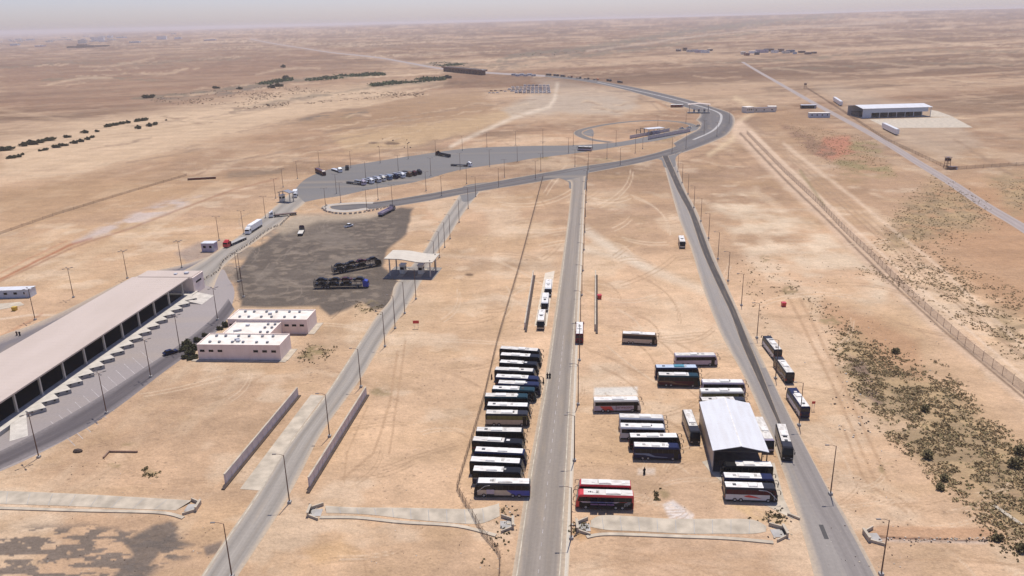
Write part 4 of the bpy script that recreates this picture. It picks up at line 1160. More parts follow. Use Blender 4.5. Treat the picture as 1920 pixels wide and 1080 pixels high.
# ------------------------------------------------------------------ trucks
def wheels(t, xs, r=.5, y=1.05, w=.32, rims=True):
    for x in xs:
        for s in (-1, 1):
            o = part('wheel', MB().cyl((x, s * (y - w / 2), r), (x, s * (y + w / 2), r), r, n=12), ['tyre'], t)
            if rims: part('rim', MB().cyl((x, s * (y + w / 2 - .01), r), (x, s * (y + w / 2 + .02), r), r * .5, n=8), ['rim'], o)


def cab_mb(x0=5.0, x1=7.2, h=3.0, w=1.24):
    return MB().side([(x0, .7), (x0, h + .1), (x0 + .9, h + .1), (x1 - .35, h - .35), (x1 - .08, 1.9), (x1, 1.2), (x1, .5), (x0 + .4, .5)], w)


def make_truck(kind):
    t = thing(kind + '_truck', 'truck', 'truck')
    c = part('cab', cab_mb(), ['white'], t)
    part('windscreen', MB().add([(6.88, -1.1, 2.62), (6.88, 1.1, 2.62), (7.15, 1.12, 1.88), (7.15, -1.12, 1.88)], [(0, 3, 2, 1)]).box((5.9, -1.25, 2.2), (1.3, .03, .65)).box((5.9, 1.25, 2.2), (1.3, .03, .65)), ['glass'], c)
    part('roof_deflector', MB().side([(5.0, 3.1), (5.05, 3.65), (5.6, 3.5), (6.3, 3.02)], 1.05), ['white'], c)
    part('chassis', MB().box((-.3, .45, .85), (13.6, .2, .3)).box((-.3, -.45, .85), (13.6, .2, .3)).box((3.9, 0, .8), (1.6, 2.2, .5)), ['trim'], t)
    if kind == 'flatbed':
        part('bed', MB().box((-1.7, 0, 1.27), (11.6, 2.48, .22)), ['greycrete'], t)
        part('headboard', MB().box((4.05, 0, 1.95), (.12, 2.4, 1.3)), ['darksteel'], t)
    elif kind == 'tipper':
        part('body_tub', MB().box((-1.7, 1.2, 1.75), (11.6, .1, 1.1)).box((-1.7, -1.2, 1.75), (11.6, .1, 1.1)).box((4.0, 0, 2.0), (.1, 2.3, 1.6)).box((-7.4, 0, 1.75), (.1, 2.3, 1.1)).box((-1.7, 0, 1.22), (11.6, 2.4, .12)), ['grey'], t)
    elif kind == 'box':
        b = part('cargo_box', MB().box((-1.6, 0, 2.6), (11.8, 2.5, 2.7)).box((-1.6, 0, 3.99), (11.4, 2.3, .06)), ['white'], t)
        part('rear_door', MB().box((-7.52, -.6, 2.6), (.05, 1.1, 2.5)).box((-7.52, .6, 2.6), (.05, 1.1, 2.5)), ['silver'], b)
    elif kind == 'container':
        b = part('cargo_box', MB().box((-1.6, 0, 2.2), (11.8, 2.45, 1.9)), ['rust'], t)
        mb = MB()
        for k in range(12): mb.box((-7 + k * .98, 0, 2.2), (.08, 2.52, 1.86))
        part('ribs', mb, ['rust'], b)
    wheels(t, (6.1, 3.4, 2.2, -4.2, -5.5, -6.8))
    return t


TRP = {}


def truck(kind, rear, front, label, group=None, cab='white', load=None, length=None, defl=True):
    a, b = np.array(P(*rear)), np.array(P(*front))
    d = b - a; L = float(np.linalg.norm(d)); rz = math.atan2(d[1], d[0]); c = (a + b) / 2
    sx = (length or min(max(L, 11.5), 17.5)) / 14.7
    if kind not in TRP:
        o = TRP[kind] = make_truck(kind)
        o.location = (c[0], c[1], 0); o.rotation_euler = (0, 0, rz); o.scale = (sx, 1, 1); o['label'] = label
        if group: o['group'] = group
    else:
        o = dup(TRP[kind], (c[0], c[1], 0), rz, label, group, sx)
    for ch in o.children:
        k = ch.name.split('.')[0]
        if k == 'cab':
            recolor(ch, cab)
            for g in ch.children:
                if g.name.startswith('roof_deflector'): recolor(g, cab)
        elif load and k in ('cargo_box', 'bed', 'body_tub'):
            recolor(ch, load)
            for g in ch.children:
                if g.name.startswith('ribs'): recolor(g, load)
    return o


GT = 'lorries parked in a diagonal row on the truck yard'
ROWT = [((685.5, 347.8), 'lilac', 'lilac cabbed lorry with long empty flatbed, leftmost of the yard row'), ((700.5, 345), 'white', 'white lorry, second from the left of the yard row'),
        ((714, 342.8), 'silver', 'silver lorry, third from the left of the yard row'), ((723, 340.3), 'cream', 'cream lorry in the left middle of the yard row'),
        ((734.5, 338), 'steelblue', 'steel blue lorry left of the navy one in the yard row'), ((746.7, 335.7), 'navy', 'navy blue lorry in the middle of the yard row'),
        ((759, 334.2), 'white', 'white lorry right of the navy one in the yard row'), ((771.7, 331.7), 'brown', 'dark brown lorry, third from the right of the yard row'),
        ((781, 330), 'maroon', 'red brown lorry, second from the right of the yard row'), ((790, 327.5), 'charcoal', 'charcoal lorry at the far right end of the yard row')]
for (fx, fy), c, lab in ROWT:
    truck('flatbed', (fx - 34, fy - 4.2), (fx, fy), lab, GT, c, 'trim' if c in ('charcoal', 'lilac') else 'grey')
GS = 'single lorries standing or driving about the yard'
truck('tipper', (847, 296), (814.5, 290), 'dark tipper lorry with a red cab at the far edge of the truck yard', GS, 'maroon', 'charcoal')
truck('flatbed', (846, 311), (885, 312.5), 'empty flatbed lorry with a white cab driving across the truck yard', GS, 'white', 'trim')
truck('container', (592, 322), (611, 331), 'dark red box lorry at the curved left edge of the truck yard', GS, 'maroon', 'maroon')
truck('flatbed', (624, 319), (639.5, 324), 'white cabbed flatbed lorry beside the dark red box lorry', GS, 'white', 'silver')
truck('tipper', (652, 312), (650.5, 323.5), 'small dark lorry facing the viewer at the yard edge', GS, 'charcoal', 'brown', 9)
truck('flatbed', (556, 402.5), (504, 408), 'white cabbed lorry with a brown plank load crossing by the barriers', GS, 'white', 'brown')
truck('box', (489, 424), (462.5, 441), 'white box lorry coming down the access road', GS, 'white', 'white')
truck('flatbed', (459, 449), (422, 465.5), 'red cabbed flatbed lorry on the access road', GS, 'red', 'greycrete')
truck('flatbed', (561, 447), (569, 430), 'dark purple cabbed short lorry with a pale bed on the black gravel', GS, 'purple', 'cream', 9.5)
truck('tipper', (704, 411), (746.5, 389), 'long grey tipper lorry at the edge of the black gravel', GS, 'grey', 'lilac', 17.5)
truck('box', (556, 364), (552, 374), 'small white lorry waiting beyond the little gate', GS, 'white', 'white', 8)
GQ = 'lorries queued on the distant highway'
Q = [((1022, 141), (1036, 142.2), 'container', 'charcoal'), ((1037, 142.2), (1049, 143.2), 'container', 'charcoal'), ((1050, 143.4), (1061, 144.6), 'container', 'brown'), ((1063, 144.6), (1075, 146), 'flatbed', 'rust'),
     ((1078, 146.4), (1092, 148), 'flatbed', 'charcoal'), ((1094, 148), (1106, 149.3), 'flatbed', 'brown'), ((1110, 149.6), (1125, 151.3), 'flatbed', 'orange'), ((1136, 151.6), (1148, 153.3), 'container', 'charcoal'), ((1152, 154), (1173, 157), 'container', 'brown')]
for k, (a, b, kd, c) in enumerate(Q):
    truck(kd, a, b, f'dark lorry queued on the distant highway, {ORD[k]} from the left of the queue', GQ, c, 'charcoal', 16)


# ------------------------------------------------------------------ cars
def make_car(kind='car'):
    t = thing(kind, 'car', 'car' if kind == 'car' else 'pickup')
    if kind == 'car':
        prof = [(-2.25, .35), (-2.3, .85), (-1.9, 1.0), (2.1, .95), (2.3, .65), (2.25, .35)]
        cab = [(-1.85, .98), (-1.35, 1.47), (.35, 1.47), (1.25, .96)]
    else:
        prof = [(-2.6, .45), (-2.6, 1.05), (-.6, 1.05), (1.3, 1.12), (2.5, 1.0), (2.6, .5)]
        cab = [(-.7, 1.04), (-.6, 1.78), (.9, 1.78), (1.6, 1.1)]
    part('body', MB().side(prof, .9), ['white'], t)
    r = part('cabin', MB().side(cab, .78), ['glass'], t)
    xs = (cab[1][0] + .02, cab[2][0] - .02)
    part('roof', MB().box((sum(xs) / 2, 0, cab[1][1] + .02), (xs[1] - xs[0], 1.5, .05)), ['white'], r)
    if kind != 'car': part('bed', MB().box((-1.65, 0, 1.06), (1.7, 1.5, .05)), ['trim'], t)
    for x in (1.4, -1.4):
        for s in (-1, 1): part('wheel', MB().cyl((x, s * .72, .34), (x, s * .93, .34), .34, n=10), ['tyre'], t)
    for s in (-1, 1): part('headlight', MB().box((2.28 if kind == 'car' else 2.58, s * .65, .7), (.06, .32, .14)), ['rim'], t)
    return t


CARP = {}


def car(loc, rz, label, group=None, col='white', kind='car', z=None, cat=None):
    zz = 0 if z is None else z
    if kind not in CARP:
        o = CARP[kind] = make_van() if kind == 'van' else make_car('car' if kind == 'car' else 'pickup')
        o.location = (loc[0], loc[1], zz); o.rotation_euler = (0, 0, rz); o['label'] = label
        if group: o['group'] = group
    else:
        o = dup(CARP[kind], (loc[0], loc[1], zz), rz, label, group)
    for ch in o.children:
        k = ch.name.split('.')[0]
        if k == 'body': recolor(ch, col)
        if k == 'cabin':
            for g in ch.children: recolor(g, col)
    if cat: o['category'] = cat
    return o


car(P(320, 663.5), .75, 'dark blue car parked at the apron edge left of the white building', None, 'navy')
car(P(654, 425.5), .9, 'white pickup standing on the black gravel lot', None, 'white', 'pickup')
for k, (q, c) in enumerate((((1278, 242), 'white'), ((1292, 240.5), 'white'), ((1309, 237), 'cream'))):
    car(P(*q), .35, ('left', 'middle', 'right')[k] + ' one of three white vans at the end of the island loop', 'vans at the end of the island loop', c, 'pickup', cat='van')
GC = 'vehicles packed in the compound by the wadi'
def make_van():
    t = thing('van', 'van', 'van')
    b = part('body', MB().side([(-2.6, .4), (-2.6, 2.3), (1.5, 2.3), (2.2, 1.35), (2.6, 1.1), (2.6, .4)], .98), ['white'], t)
    part('window', MB().box((.2, -.99, 1.75), (3.0, .04, .55)).box((.2, .99, 1.75), (3.0, .04, .55)), ['glass'], b)
    for x in (1.6, -1.6):
        for s in (-1, 1): part('wheel', MB().cyl((x, s * .75, .36), (x, s * 1.0, .36), .36, n=8), ['tyre'], t)
    return t


pal = ['white', 'white', 'silver', 'white', 'paleblue', 'white', 'cream', 'grey']
rows = [(161.5, 985, 1027, 7), (165, 962, 1028, 10), (168.5, 955, 1028, 11), (172, 960, 1029, 10), (175, 968, 1029, 9)]
for r, (yy, xa, xb, n) in enumerate(rows):
    for k in range(n):
        x = xa + (xb - xa) * k / (n - 1)
        c = random.choice(pal)
        car(P(x, yy), random.choice((0, math.pi)) + random.uniform(-.06, .06), 'pale van packed in the crowded compound by the wadi', GC, c, 'van')
for k, (x, yy, c) in enumerate(((918, 175, 'white'), (925, 175, 'silver'), (933, 174.5, 'white'), (940, 171, 'maroon'), (947, 172, 'white'), (921, 171, 'rust'), (929, 170.5, 'brown'))):
    car(P(x, yy), random.uniform(-.1, .1), 'dusty car at the loose left end of the crowded compound', GC, c)


# ------------------------------------------------------------------ car transporters, cars on them
def transporter(rear, front, label, cab, which):
    a, b = np.array(P(*rear)), np.array(P(*front)); d = b - a; rz = math.atan2(d[1], d[0]); c = (a + b) / 2
    L = 22.0
    t = thing('car_transporter', label, 'truck', (c[0], c[1], 0), rz, 'car transporters on the black gravel lot')
    cb = part('cab', cab_mb(8.7, 10.9, 3.0), [cab], t)
    part('windscreen', MB().add([(10.58, -1.1, 2.62), (10.58, 1.1, 2.62), (10.85, 1.12, 1.88), (10.85, -1.12, 1.88)], [(0, 3, 2, 1)]), ['glass'], cb)
    part('lower_deck', MB().box((-1.4, .85, .95), (19.0, .6, .14)).box((-1.4, -.85, .95), (19.0, .6, .14)).box((-1.4, 0, .85), (19.2, .4, .2)), ['darksteel'], t)
    part('upper_deck', MB().box((-1.0, .85, 2.72), (20.0, .6, .12)).box((-1.0, -.85, 2.72), (20.0, .6, .12)), ['darksteel'], t)
    mb = MB()
    for x in np.linspace(-10.6, 8.0, 9):
        for s in (-1, 1): mb.box((x, s * 1.22, 1.85), (.16, .10, 1.9))
    for s in (-1, 1):
        mb.box((-1.2, s * 1.22, 2.86), (19.6, .07, .10)); mb.box((-1.2, s * 1.22, 3.25), (19.6, .05, .05))
    part('frame', mb, ['darksteel'], t)
    part('tail_frame', MB().box((-10.9, 1.15, 2.2), (.14, .14, 3.0)).box((-10.9, -1.15, 2.2), (.14, .14, 3.0)).box((-10.9, 0, 1.2), (.12, 2.3, .1)), ['darksteel'], t)
    wheels(t, (9.6, 6.4, -5.2, -6.4, -7.6), .45, 1.0, .3)
    ca, sa = math.cos(rz), math.sin(rz)
    for lv, zz, xs in (('lower', 1.03, (-8.2, -3.2, 1.8)), ('upper', 2.79, (-7.6, -2.7, 2.2, 7.0))):
        for k, x in enumerate(xs[::-1]):
            car((c[0] + ca * x, c[1] + sa * x), rz + (0 if k % 2 else math.pi), f'dark car on the {lv} deck of the {which} transporter, {ORD[k]} behind the cab',
                'cars carried on the transporters', ['black', 'charcoal', 'black', 'maroon', 'charcoal', 'black', 'darkteal'][(k * 2 + (lv == 'upper')) % 7], z=zz)


transporter((570, 540.5), (712, 537.5), 'blue cabbed car transporter with dark cars, nearer of the two on the black gravel', 'blue', 'blue cabbed')
transporter((609, 517), (728, 494), 'black cabbed car transporter parked slanting behind the blue cabbed one', 'black', 'black cabbed')


# ------------------------------------------------------------------ street lamps
def make_lamp(kind):
    h = 12.0
    t = thing('street_lamp', 'lamp', 'street lamp')
    part('base', MB().box((0, 0, .25), (.8, .8, .5)), ['greycrete'], t)
    part('pole', MB().cyl((0, 0, .5), (0, 0, h), .15, .085, 8), ['rustpost'], t)
    if kind == 'single':
        part('arm', MB().tube([(0, 0, h - .1), (-.9, 0, h + .25), (-1.7, 0, h + .3)], .05, 5), ['rustpost'], t)
        part('lamp_head', MB().box((-2.0, 0, h + .28), (.85, .30, .16)), ['steel'], t)
    elif kind == 'double':
        part('arm', MB().tube([(-1.3, 0, h + .2), (0, 0, h - .1), (1.3, 0, h + .2)], .05, 5), ['rustpost'], t)
        for s in (-1, 1): part('lamp_head', MB().box((s * 1.6, 0, h + .2), (.8, .28, .15)), ['steel'], t)
    else:
        for k in range(4):
            a = math.pi / 4 + k * math.pi / 2
            dx, dy = math.cos(a), math.sin(a)
            part('arm', MB().tube([(0, 0, h - .05), (1.1 * dx, 1.1 * dy, h + .12)], .05, 5), ['rustpost'], t)
            part('lamp_head', MB().box((1.5 * dx, 1.5 * dy, h + .12), (.9, .34, .18), rz=a), ['steel'], t)
    return t


LMP = {}


def lamp(kind, px, label, group, rz=0.0):
    x, y = P(*px)
    if kind not in LMP:
        o = LMP[kind] = make_lamp(kind); o.location = (x, y, 0); o.rotation_euler = (0, 0, rz); o['label'] = label; o['group'] = group
    else:
        dup(LMP[kind], (x, y, 0), rz, label, group)


def lamprow(kind, pts, lab, group, rz=0.0):
    for k, q in enumerate(pts): lamp(kind, q, lab.format(ORD[k]), group, rz)


lamprow('quad', [(73, 858), (200, 775), (283, 707), (338, 657), (408, 600), (457, 557)], 'tall four headed lamp along the cargo apron, {} from the near end', 'lamps along the cargo apron')
lamprow('quad', [(66, 600), (138, 558), (239, 522), (341, 502)], 'tall four headed lamp behind the cargo canopy, {} from the left', 'lamps behind the cargo canopy')
lamprow('double', [(411, 451), (457, 439), (498, 409), (517, 372), (531, 351), (558, 335)], 'lamp on the left side of the access road, {} from the cargo canopy', 'lamps left of the access road')
lamprow('double', [(447, 528), (452, 527)], 'lamp at the gravel lot corner, {} of a close pair', 'paired lamps at the gravel lot')
lamprow('single', [(435, 1082), (543, 943), (618, 819), (677, 726), (722, 650), (741, 616), (759, 588), (780, 561), (815, 503), (824, 483), (834, 464), (844, 448), (861, 417), (878, 391), (892, 369)],
        'street lamp on the right edge of the left road, {} from the near end', 'lamps along the left road')
lamprow('single', [(1071, 1010), (1077, 864), (1084, 759), (1086.5, 676), (1088.5, 608), (1091, 554), (1093, 508), (1095, 469), (1096.5, 435.5), (1097.5, 406), (1099, 380), (1100, 357), (1101, 337)],
        'street lamp on the right edge of the central road, {} from the near end', 'lamps along the central road')
lamprow('single', [(1652, 1078), (1557, 927), (1498, 798), (1454, 710), (1419, 634), (1390, 573), (1365, 527), (1346, 486), (1328.5, 447), (1314, 415), (1301, 389.5), (1290, 364), (1279, 343), (1271, 322)],
        'street lamp on the right verge of the right road, {} from the near end', 'lamps along the right road')
lamprow('double', [(599, 313), (658, 314), (713, 305.5), (765.5, 298), (817, 291), (867, 282.5), (913, 275.5), (967, 272), (1018, 268), (1075, 273)],
        'lamp along the far edge of the truck yard, {} from the left', 'lamps on the far edge of the truck yard')
lamprow('double', [(631, 363), (686, 336), (747, 323), (808, 329), (863, 319), (918, 312), (970, 303), (1018, 295.5), (1066, 287), (1111, 279), (1155, 272)],
        'lamp along the near edge of the truck yard, {} from the left', 'lamps on the near edge of the truck yard')
lamprow('double', [(611, 392), (639, 380), (709, 375), (799, 358), (875, 344.5), (946, 332.5), (1014, 320.5), (1078, 312), (1138, 297), (1191, 287.5)],
        'lamp on the upper side of the inner road, {} from the left', 'lamps above the inner road')
lamprow('double', [(688, 395), (736, 385), (828, 367), (935, 350.5), (1004, 336), (1103, 318), (1163, 309), (1260, 287)],
        'lamp on the lower side of the inner road, {} from the left', 'lamps below the inner road')
lamprow('double', [(1205, 279), (1286, 279), (1320, 252), (1344, 256), (1367, 232), (1286, 231), (1233, 243)], 'lamp around the highway bend, {} in the anticlockwise round', 'lamps around the highway bend')


# ------------------------------------------------------------------ cargo inspection canopy (left)
def cargo_canopy():
    a = math.radians(5.1)
    ox, oy = -135.2, 189.7                       # a point under the right eave
    t = thing('cargo_canopy', 'long beige roofed cargo canopy with a saw toothed loading dock', 'canopy', (ox, oy, 0), -a)
    s1 = 107.0; s0 = -55.0; W = 23.2             # local y along the hall, local x to the right
    roof = MB().box((-W / 2, (s0 + s1) / 2, 7.6), (W, s1 - s0, .28))
    part('roof', roof, ['sheetroof'], t)
    seam = MB()
    for y in np.arange(s0 + 1, s1, 2.2): seam.box((-W / 2, y, 7.745), (W - .1, .06, .012))
    seam.box((-.06, (s0 + s1) / 2, 7.55), (.16, s1 - s0, .46))
    part('roof_seams', seam, ['sheetroof'], t)
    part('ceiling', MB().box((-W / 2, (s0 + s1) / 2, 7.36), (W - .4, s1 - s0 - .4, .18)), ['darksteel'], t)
    # dock platform with saw teeth
    base = .4
    pts = [(-W + 1, s0), (1.4, s0)]
    y = 7.0
    pts += [(1.4, y - .3)]
    n = 17
    for k in range(n):
        pts += [(base + 1.0, y), (base + 4.3, y + 3.0)]
        y += 5.72
    pts += [(base + 1.0, y), (base + 1.0, s1 + 3), (-W + 1, s1 + 3)]
    part('dock_platform', MB().prism(pts, 0, 1.25, 0, 1), ['greycrete', 'concrete'], t)
    bump = MB(); y = 7.0
    for k in range(n):
        for f in (.25, .75):
            bump.box((base + 1.0 + 3.3 * f + .06, y + 3.0 * f - .08, .95), (.5, .12, .35), rz=math.atan2(3.0, 3.3))
        y += 5.72
    part('dock_bumpers', bump, ['tyre'], t)
    for k, yy in enumerate(np.arange(-46.5, s1, 10.7)):
        part('column', MB().box((-1.6, yy, 4.3), (.55, .55, 6.1)).box((-1.6, yy, 1.5), (.8, .8, .5)), ['concrete'], t)
        part('column', MB().box((-W + 1.6, yy, 4.3), (.55, .55, 6.1)), ['concrete'], t)
        part('beam', MB().box((-W / 2, yy, 7.0), (W - 1, .3, .5)), ['darksteel'], t)
    part('added_dark_wall', MB().box((-W + .8, (s0 + s1) / 2, 4.2), (.3, s1 - s0 - 1, 6.2)), ['void'], t)  # added wall, coloured near black to stand in for the hall's shade
    part('floor', MB().box((-W / 2 - .8, (s0 + s1) / 2, 1.27), (W - 3.2, s1 - s0 - 2, .06)), [mat('dock_floor_shade', (.010, .009, .009), .9, .3, .4)], t)  # near-black sheet over the dock; the shade under the roof is painted in
    # ramps at both ends of the dock
    part('ramp', MB().add([(1.2, .2, 1.24), (1.2, 6.6, 1.24), (8.6, -3.6, .05), (5.6, -6.6, .05), (1.2, .2, 0), (1.2, 6.6, 0)], [(0, 3, 2, 1), (0, 4, 3), (1, 2, 5), (0, 1, 5, 4)]), ['concrete'], t)
    part('ramp', MB().add([(.2, s1 - 8, 1.24), (.2, s1 + 2, 1.24), (8.5, s1 + 1, .05), (8.5, s1 - 9.5, .05), (.2, s1 - 8, 0), (.2, s1 + 2, 0)], [(0, 3, 2, 1), (0, 4, 3), (1, 2, 5), (0, 1, 5, 4)]), ['concrete'], t)
    # office block at the far end
    b = part('office_block', MB().box((-W / 2 + .5, s1 + 6, 3.4), (W, 9, 6.8)).box((-W / 2 + .5, s1 + 6, 6.9), (W + .2, 9.2, .3)), ['wall'], t)
    part('roof', MB().box((-W / 2 + .5, s1 + 6, 7.27), (W - .8, 8.2, .06)), ['sheetroof'], b)
    part('window', MB().box((.58 - .05, s1 + 6, 4.6), (.2, 4.5, .7)), ['glass'], b)
    part('roof_unit', MB().box((-4, s1 + 6, 7.6), (1.6, 1.2, .8)).box((-8, s1 + 5, 7.5), (1.1, 1.1, .6)), ['silver'], b)


cargo_canopy()


# ------------------------------------------------------------------ white office building: two wings and a link, one building
def office():
    t = thing('office_building', 'low pinkish white office building of two wings joined by a lower link', 'building', (-86.5, 232.0, 0), math.radians(-4.7))

    def block(x0, x1, y0, y1, h, name, wins, fan, rows):
        cx, cy, w, d = (x0 + x1) / 2, (y0 + y1) / 2, x1 - x0, y1 - y0
        b = part(name, MB().box((cx, cy, h / 2), (w, d, h)), ['wall'], t)
        mb = MB(); th = .28
        mb.box((cx, y0 + th / 2, h + .18), (w + .06, th, .36)).box((cx, y1 - th / 2, h + .18), (w + .06, th, .36))
        mb.box((x0 + th / 2, cy, h + .18), (th, d - 2 * th, .36)).box((x1 - th / 2, cy, h + .18), (th, d - 2 * th, .36))
        part('parapet', mb, ['wall'], b)
        part('flat_roof', MB().box((cx, cy, h + .03), (w - 2 * th, d - 2 * th, .06)), ['whiteroofflat'], b)
        for x in wins:
            part('window', MB().box((x, y0 - .015, h * .63), (1.5, .09, .75)), ['glass'], b)
        for x in fan:
            for yy in rows:
                part('roof_fan', MB().box((x, cy + yy, h + .28), (.75, .75, .45)).cyl((x, cy + yy, h + .5), (x, cy + yy, h + .62), .42, n=8), ['grey'], b)
        return b

    f6 = lambda x0, w: [x0 + w * k for k in (.085, .20, .36, .49, .655, .785)]
    A = block(-13.4, 13.4, 0, 9.6, 4.9, 'front_wing', (-11.9, -9.0, -6.1, 5.5, 8.4, 11.3), f6(-13.4 + 1, 26.8), (-2.4, 2.6))
    B = block(-10, 6, 9.6, 22.5, 4.1, 'link_wing', (), (2.2, 4.6), (-3, 1, 4))
    C = block(-13.0, 14.8, 22.5, 32.4, 4.9, 'rear_wing', (-11.8, 7.6, 10.2, 12.9), f6(-13.0 + 1, 27.8), (-2.4, 2.6))
    part('roof_unit', MB().box((-2, 4.2, 5.35), (1.6, .5, .7), rz=.5).box((-1.2, 3.2, 5.3), (1.2, .9, .55)), ['silver'], A)
    part('roof_unit', MB().box((-6, 14, 4.5), (2.6, .4, .6), rz=.4).box((-4.5, 19, 4.5), (1.2, .9, .5)), ['silver'], B)
    part('roof_unit', MB().box((0, 28, 5.3), (1.3, 1.0, .6), rz=.3), ['silver'], C)
    part('paved_walk', MB().box((0, -.7, .08), (30.5, 1.4, .16)).box((14.5, 4.6, .08), (2.2, 9.1, .16)).box((15.9, 27.4, .08), (2.2, 10.6, .16)), ['palecrete'], t)


office()


# ------------------------------------------------------------------ checkpoint gate with wavy roof over the left road
def gate(px, rz, w, d, h, label, booths, wavy=True, roofm='sheetroof'):
    x, y = P(*px)
    t = thing('checkpoint_gate', label, 'gate', (x, y, 0), rz)
    n = 14; vs = []
    for i in range(n + 1):
        u = i / n
        sm = min(1, max(0, (u - .25) / .55)); sm = sm * sm * (3 - 2 * sm)
        z = h + (.7 - 1.3 * sm + 1.2 * max(0, u - .82) if wavy else 1.2 * (1 - abs(2 * u - 1)))
        xx = -w / 2 + w * u
        vs += [(xx, -d / 2, z), (xx, d / 2, z), (xx, d / 2, z + .35), (xx, -d / 2, z + .35)]
    fs = []
    for i in range(n):
        o = 4 * i
        fs += [(o + j, o + 4 + j, o + 4 + (j + 1) % 4, o + (j + 1) % 4) for j in range(4)]
    fs += [(0, 1, 2, 3), (4 * n + 3, 4 * n + 2, 4 * n + 1, 4 * n)]
    mb = MB(); mb.add(vs, fs)
    part('roof', mb, [roofm], t)
    for sx in (-.42, .42):
        for sy in (-.36, .36):
            part('column', MB().cyl((w * sx, d * sy, 0), (w * sx, d * sy, h + .3), .32, .28, 10), ['concrete'], t)
    for bx in booths:
        isl = part('island_kerb', MB().box((bx, 0, .09), (2.3, d * .9, .18)), ['palecrete'], t)
        b = part('booth', MB().box((bx, -.4, 2.0), (2.1, 3.0, 3.6)).box((bx, -.4, 3.95), (2.6, 3.6, .3)), ['cream'], t)
        part('window', MB().box((bx, -1.92, 2.5), (1.5, .06, 1.1)).box((bx + 1.07, -.4, 2.5), (.06, 2.0, 1.1)).box((bx - 1.07, -.4, 2.5), (.06, 2.0, 1.1)), ['glass'], b)
    part('road_slab', MB().box((0, 0, .04), (w + .5, d + 4, .08)), ['gateslab'], t)


gate((775, 512), math.radians(-9), 20.5, 13, 7.0, 'checkpoint gate with a wavy beige roof and two booths over the left road', (-4.2, 3.6), roofm='roofcream')
gate((1310, 211), math.radians(-12), 24, 12, 8.5, 'far checkpoint gate with a winged pale roof across the highway bend', (-5, 0, 6), wavy=False)
gate((538, 378), math.radians(-25), 9, 4.5, 5.5, 'little checkpoint gate at the left end of the truck yard', (-3.0,), wavy=False, roofm='grey')


# ------------------------------------------------------------------ white steel shed between the coaches
def white_shed():
    cx, cy = 52.7, 172.3
    t = thing('steel_shed', 'open fronted white gabled shed among the parked coaches', 'shed', (cx, cy, 0), math.radians(-6.0))
    w, l, e, r = 12.0, 24.6, 5.6, 6.9
    mb = MB()
    for s in (-1, 1):
        vs = [(0, -l / 2, r), (0, l / 2, r), (s * (w / 2 + .3), l / 2, e), (s * (w / 2 + .3), -l / 2, e)]
        vs += [(x, y, z - .12) for x, y, z in vs]
        f = [(0, 1, 2, 3), (7, 6, 5, 4), (2, 1, 5, 6), (3, 2, 6, 7), (0, 3, 7, 4)]
        mb.add(vs, f if s < 0 else [tuple(reversed(q)) for q in f])
    part('roof', mb, ['whiteroof'], t)
    mb = MB()
    for s in (-1, 1):
        for y in np.arange(-l / 2 + 1, l / 2, 1.0):
            mb.add([(0, y - .03, r + .01), (0, y + .03, r + .01), (s * (w / 2 + .3), y + .03, e + .012), (s * (w / 2 + .3), y - .03, e + .012)], [(0, 1, 2, 3) if s < 0 else (3, 2, 1, 0)])
    mb.box((0, 0, r + .02), (.3, l, .05))
    part('roof_seams', mb, ['roofwhite'], t)
    part('side_wall', MB().box((-w / 2, 0, 2.7), (.18, l - .4, 5.4)), ['grey'], t)  # grey holds the shade on this side of the white shed
    part('back_wall', MB().box((0, l / 2 - .25, 2.7), (w - .4, .18, 5.4)), ['grey'], t)
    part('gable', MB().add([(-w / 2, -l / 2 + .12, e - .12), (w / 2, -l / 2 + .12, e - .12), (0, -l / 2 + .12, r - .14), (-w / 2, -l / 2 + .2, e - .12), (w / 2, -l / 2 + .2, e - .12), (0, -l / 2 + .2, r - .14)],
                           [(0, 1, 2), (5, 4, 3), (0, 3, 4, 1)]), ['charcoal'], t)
    for k in range(6):
        y = -l / 2 + .5 + k * (l - 1) / 5
        part('post', MB().box((w / 2, y, 2.7), (.22, .22, 5.4)), ['rustpost'], t)
        part('truss', MB().box((0, y, e - .35), (w - .3, .16, .22)), ['darksteel'], t)
    part('floor_slab', MB().box((0, 0, .07), (w - .3, l - .2, .12)), [mat('dark_shed_floor', (.10, .09, .08), .8, .3, .5)], t)  # mottled dark slab inside the shed


white_shed()


# ------------------------------------------------------------------ walls
def wall(a, b, h, label, th=.3, darkbrown=.8, ext=2.4, m='walllilac'):
    A, B = np.array(P(*a)), np.array(P(*b)); d = B - A; L = np.linalg.norm(d); rz = math.atan2(d[1], d[0]); c = (A + B) / 2
    t = thing('boundary_wall', label, 'wall', (c[0], c[1], 0), rz)
    part('wall_panel', MB().box((0, 0, h / 2), (L, th, h)), [m], t)
    part('coping', MB().box((0, 0, h + .05), (L + .06, th + .12, .1)), ['palecrete'], t)
    part('foot_strip', MB().box((-ext / 2, -(th / 2 + darkbrown / 2) + .05, .12), (L + ext, darkbrown, .24)), ['darkbrown'], t)  # low dark brown strip at the wall foot, running past one end
    mb = MB()
    for x in np.arange(-L / 2 + .3, L / 2, 3.0): mb.box((x, -th / 2 - .02, h / 2 + .1), (.28, .06, h - .2))
    part('piers', mb, [m], t)


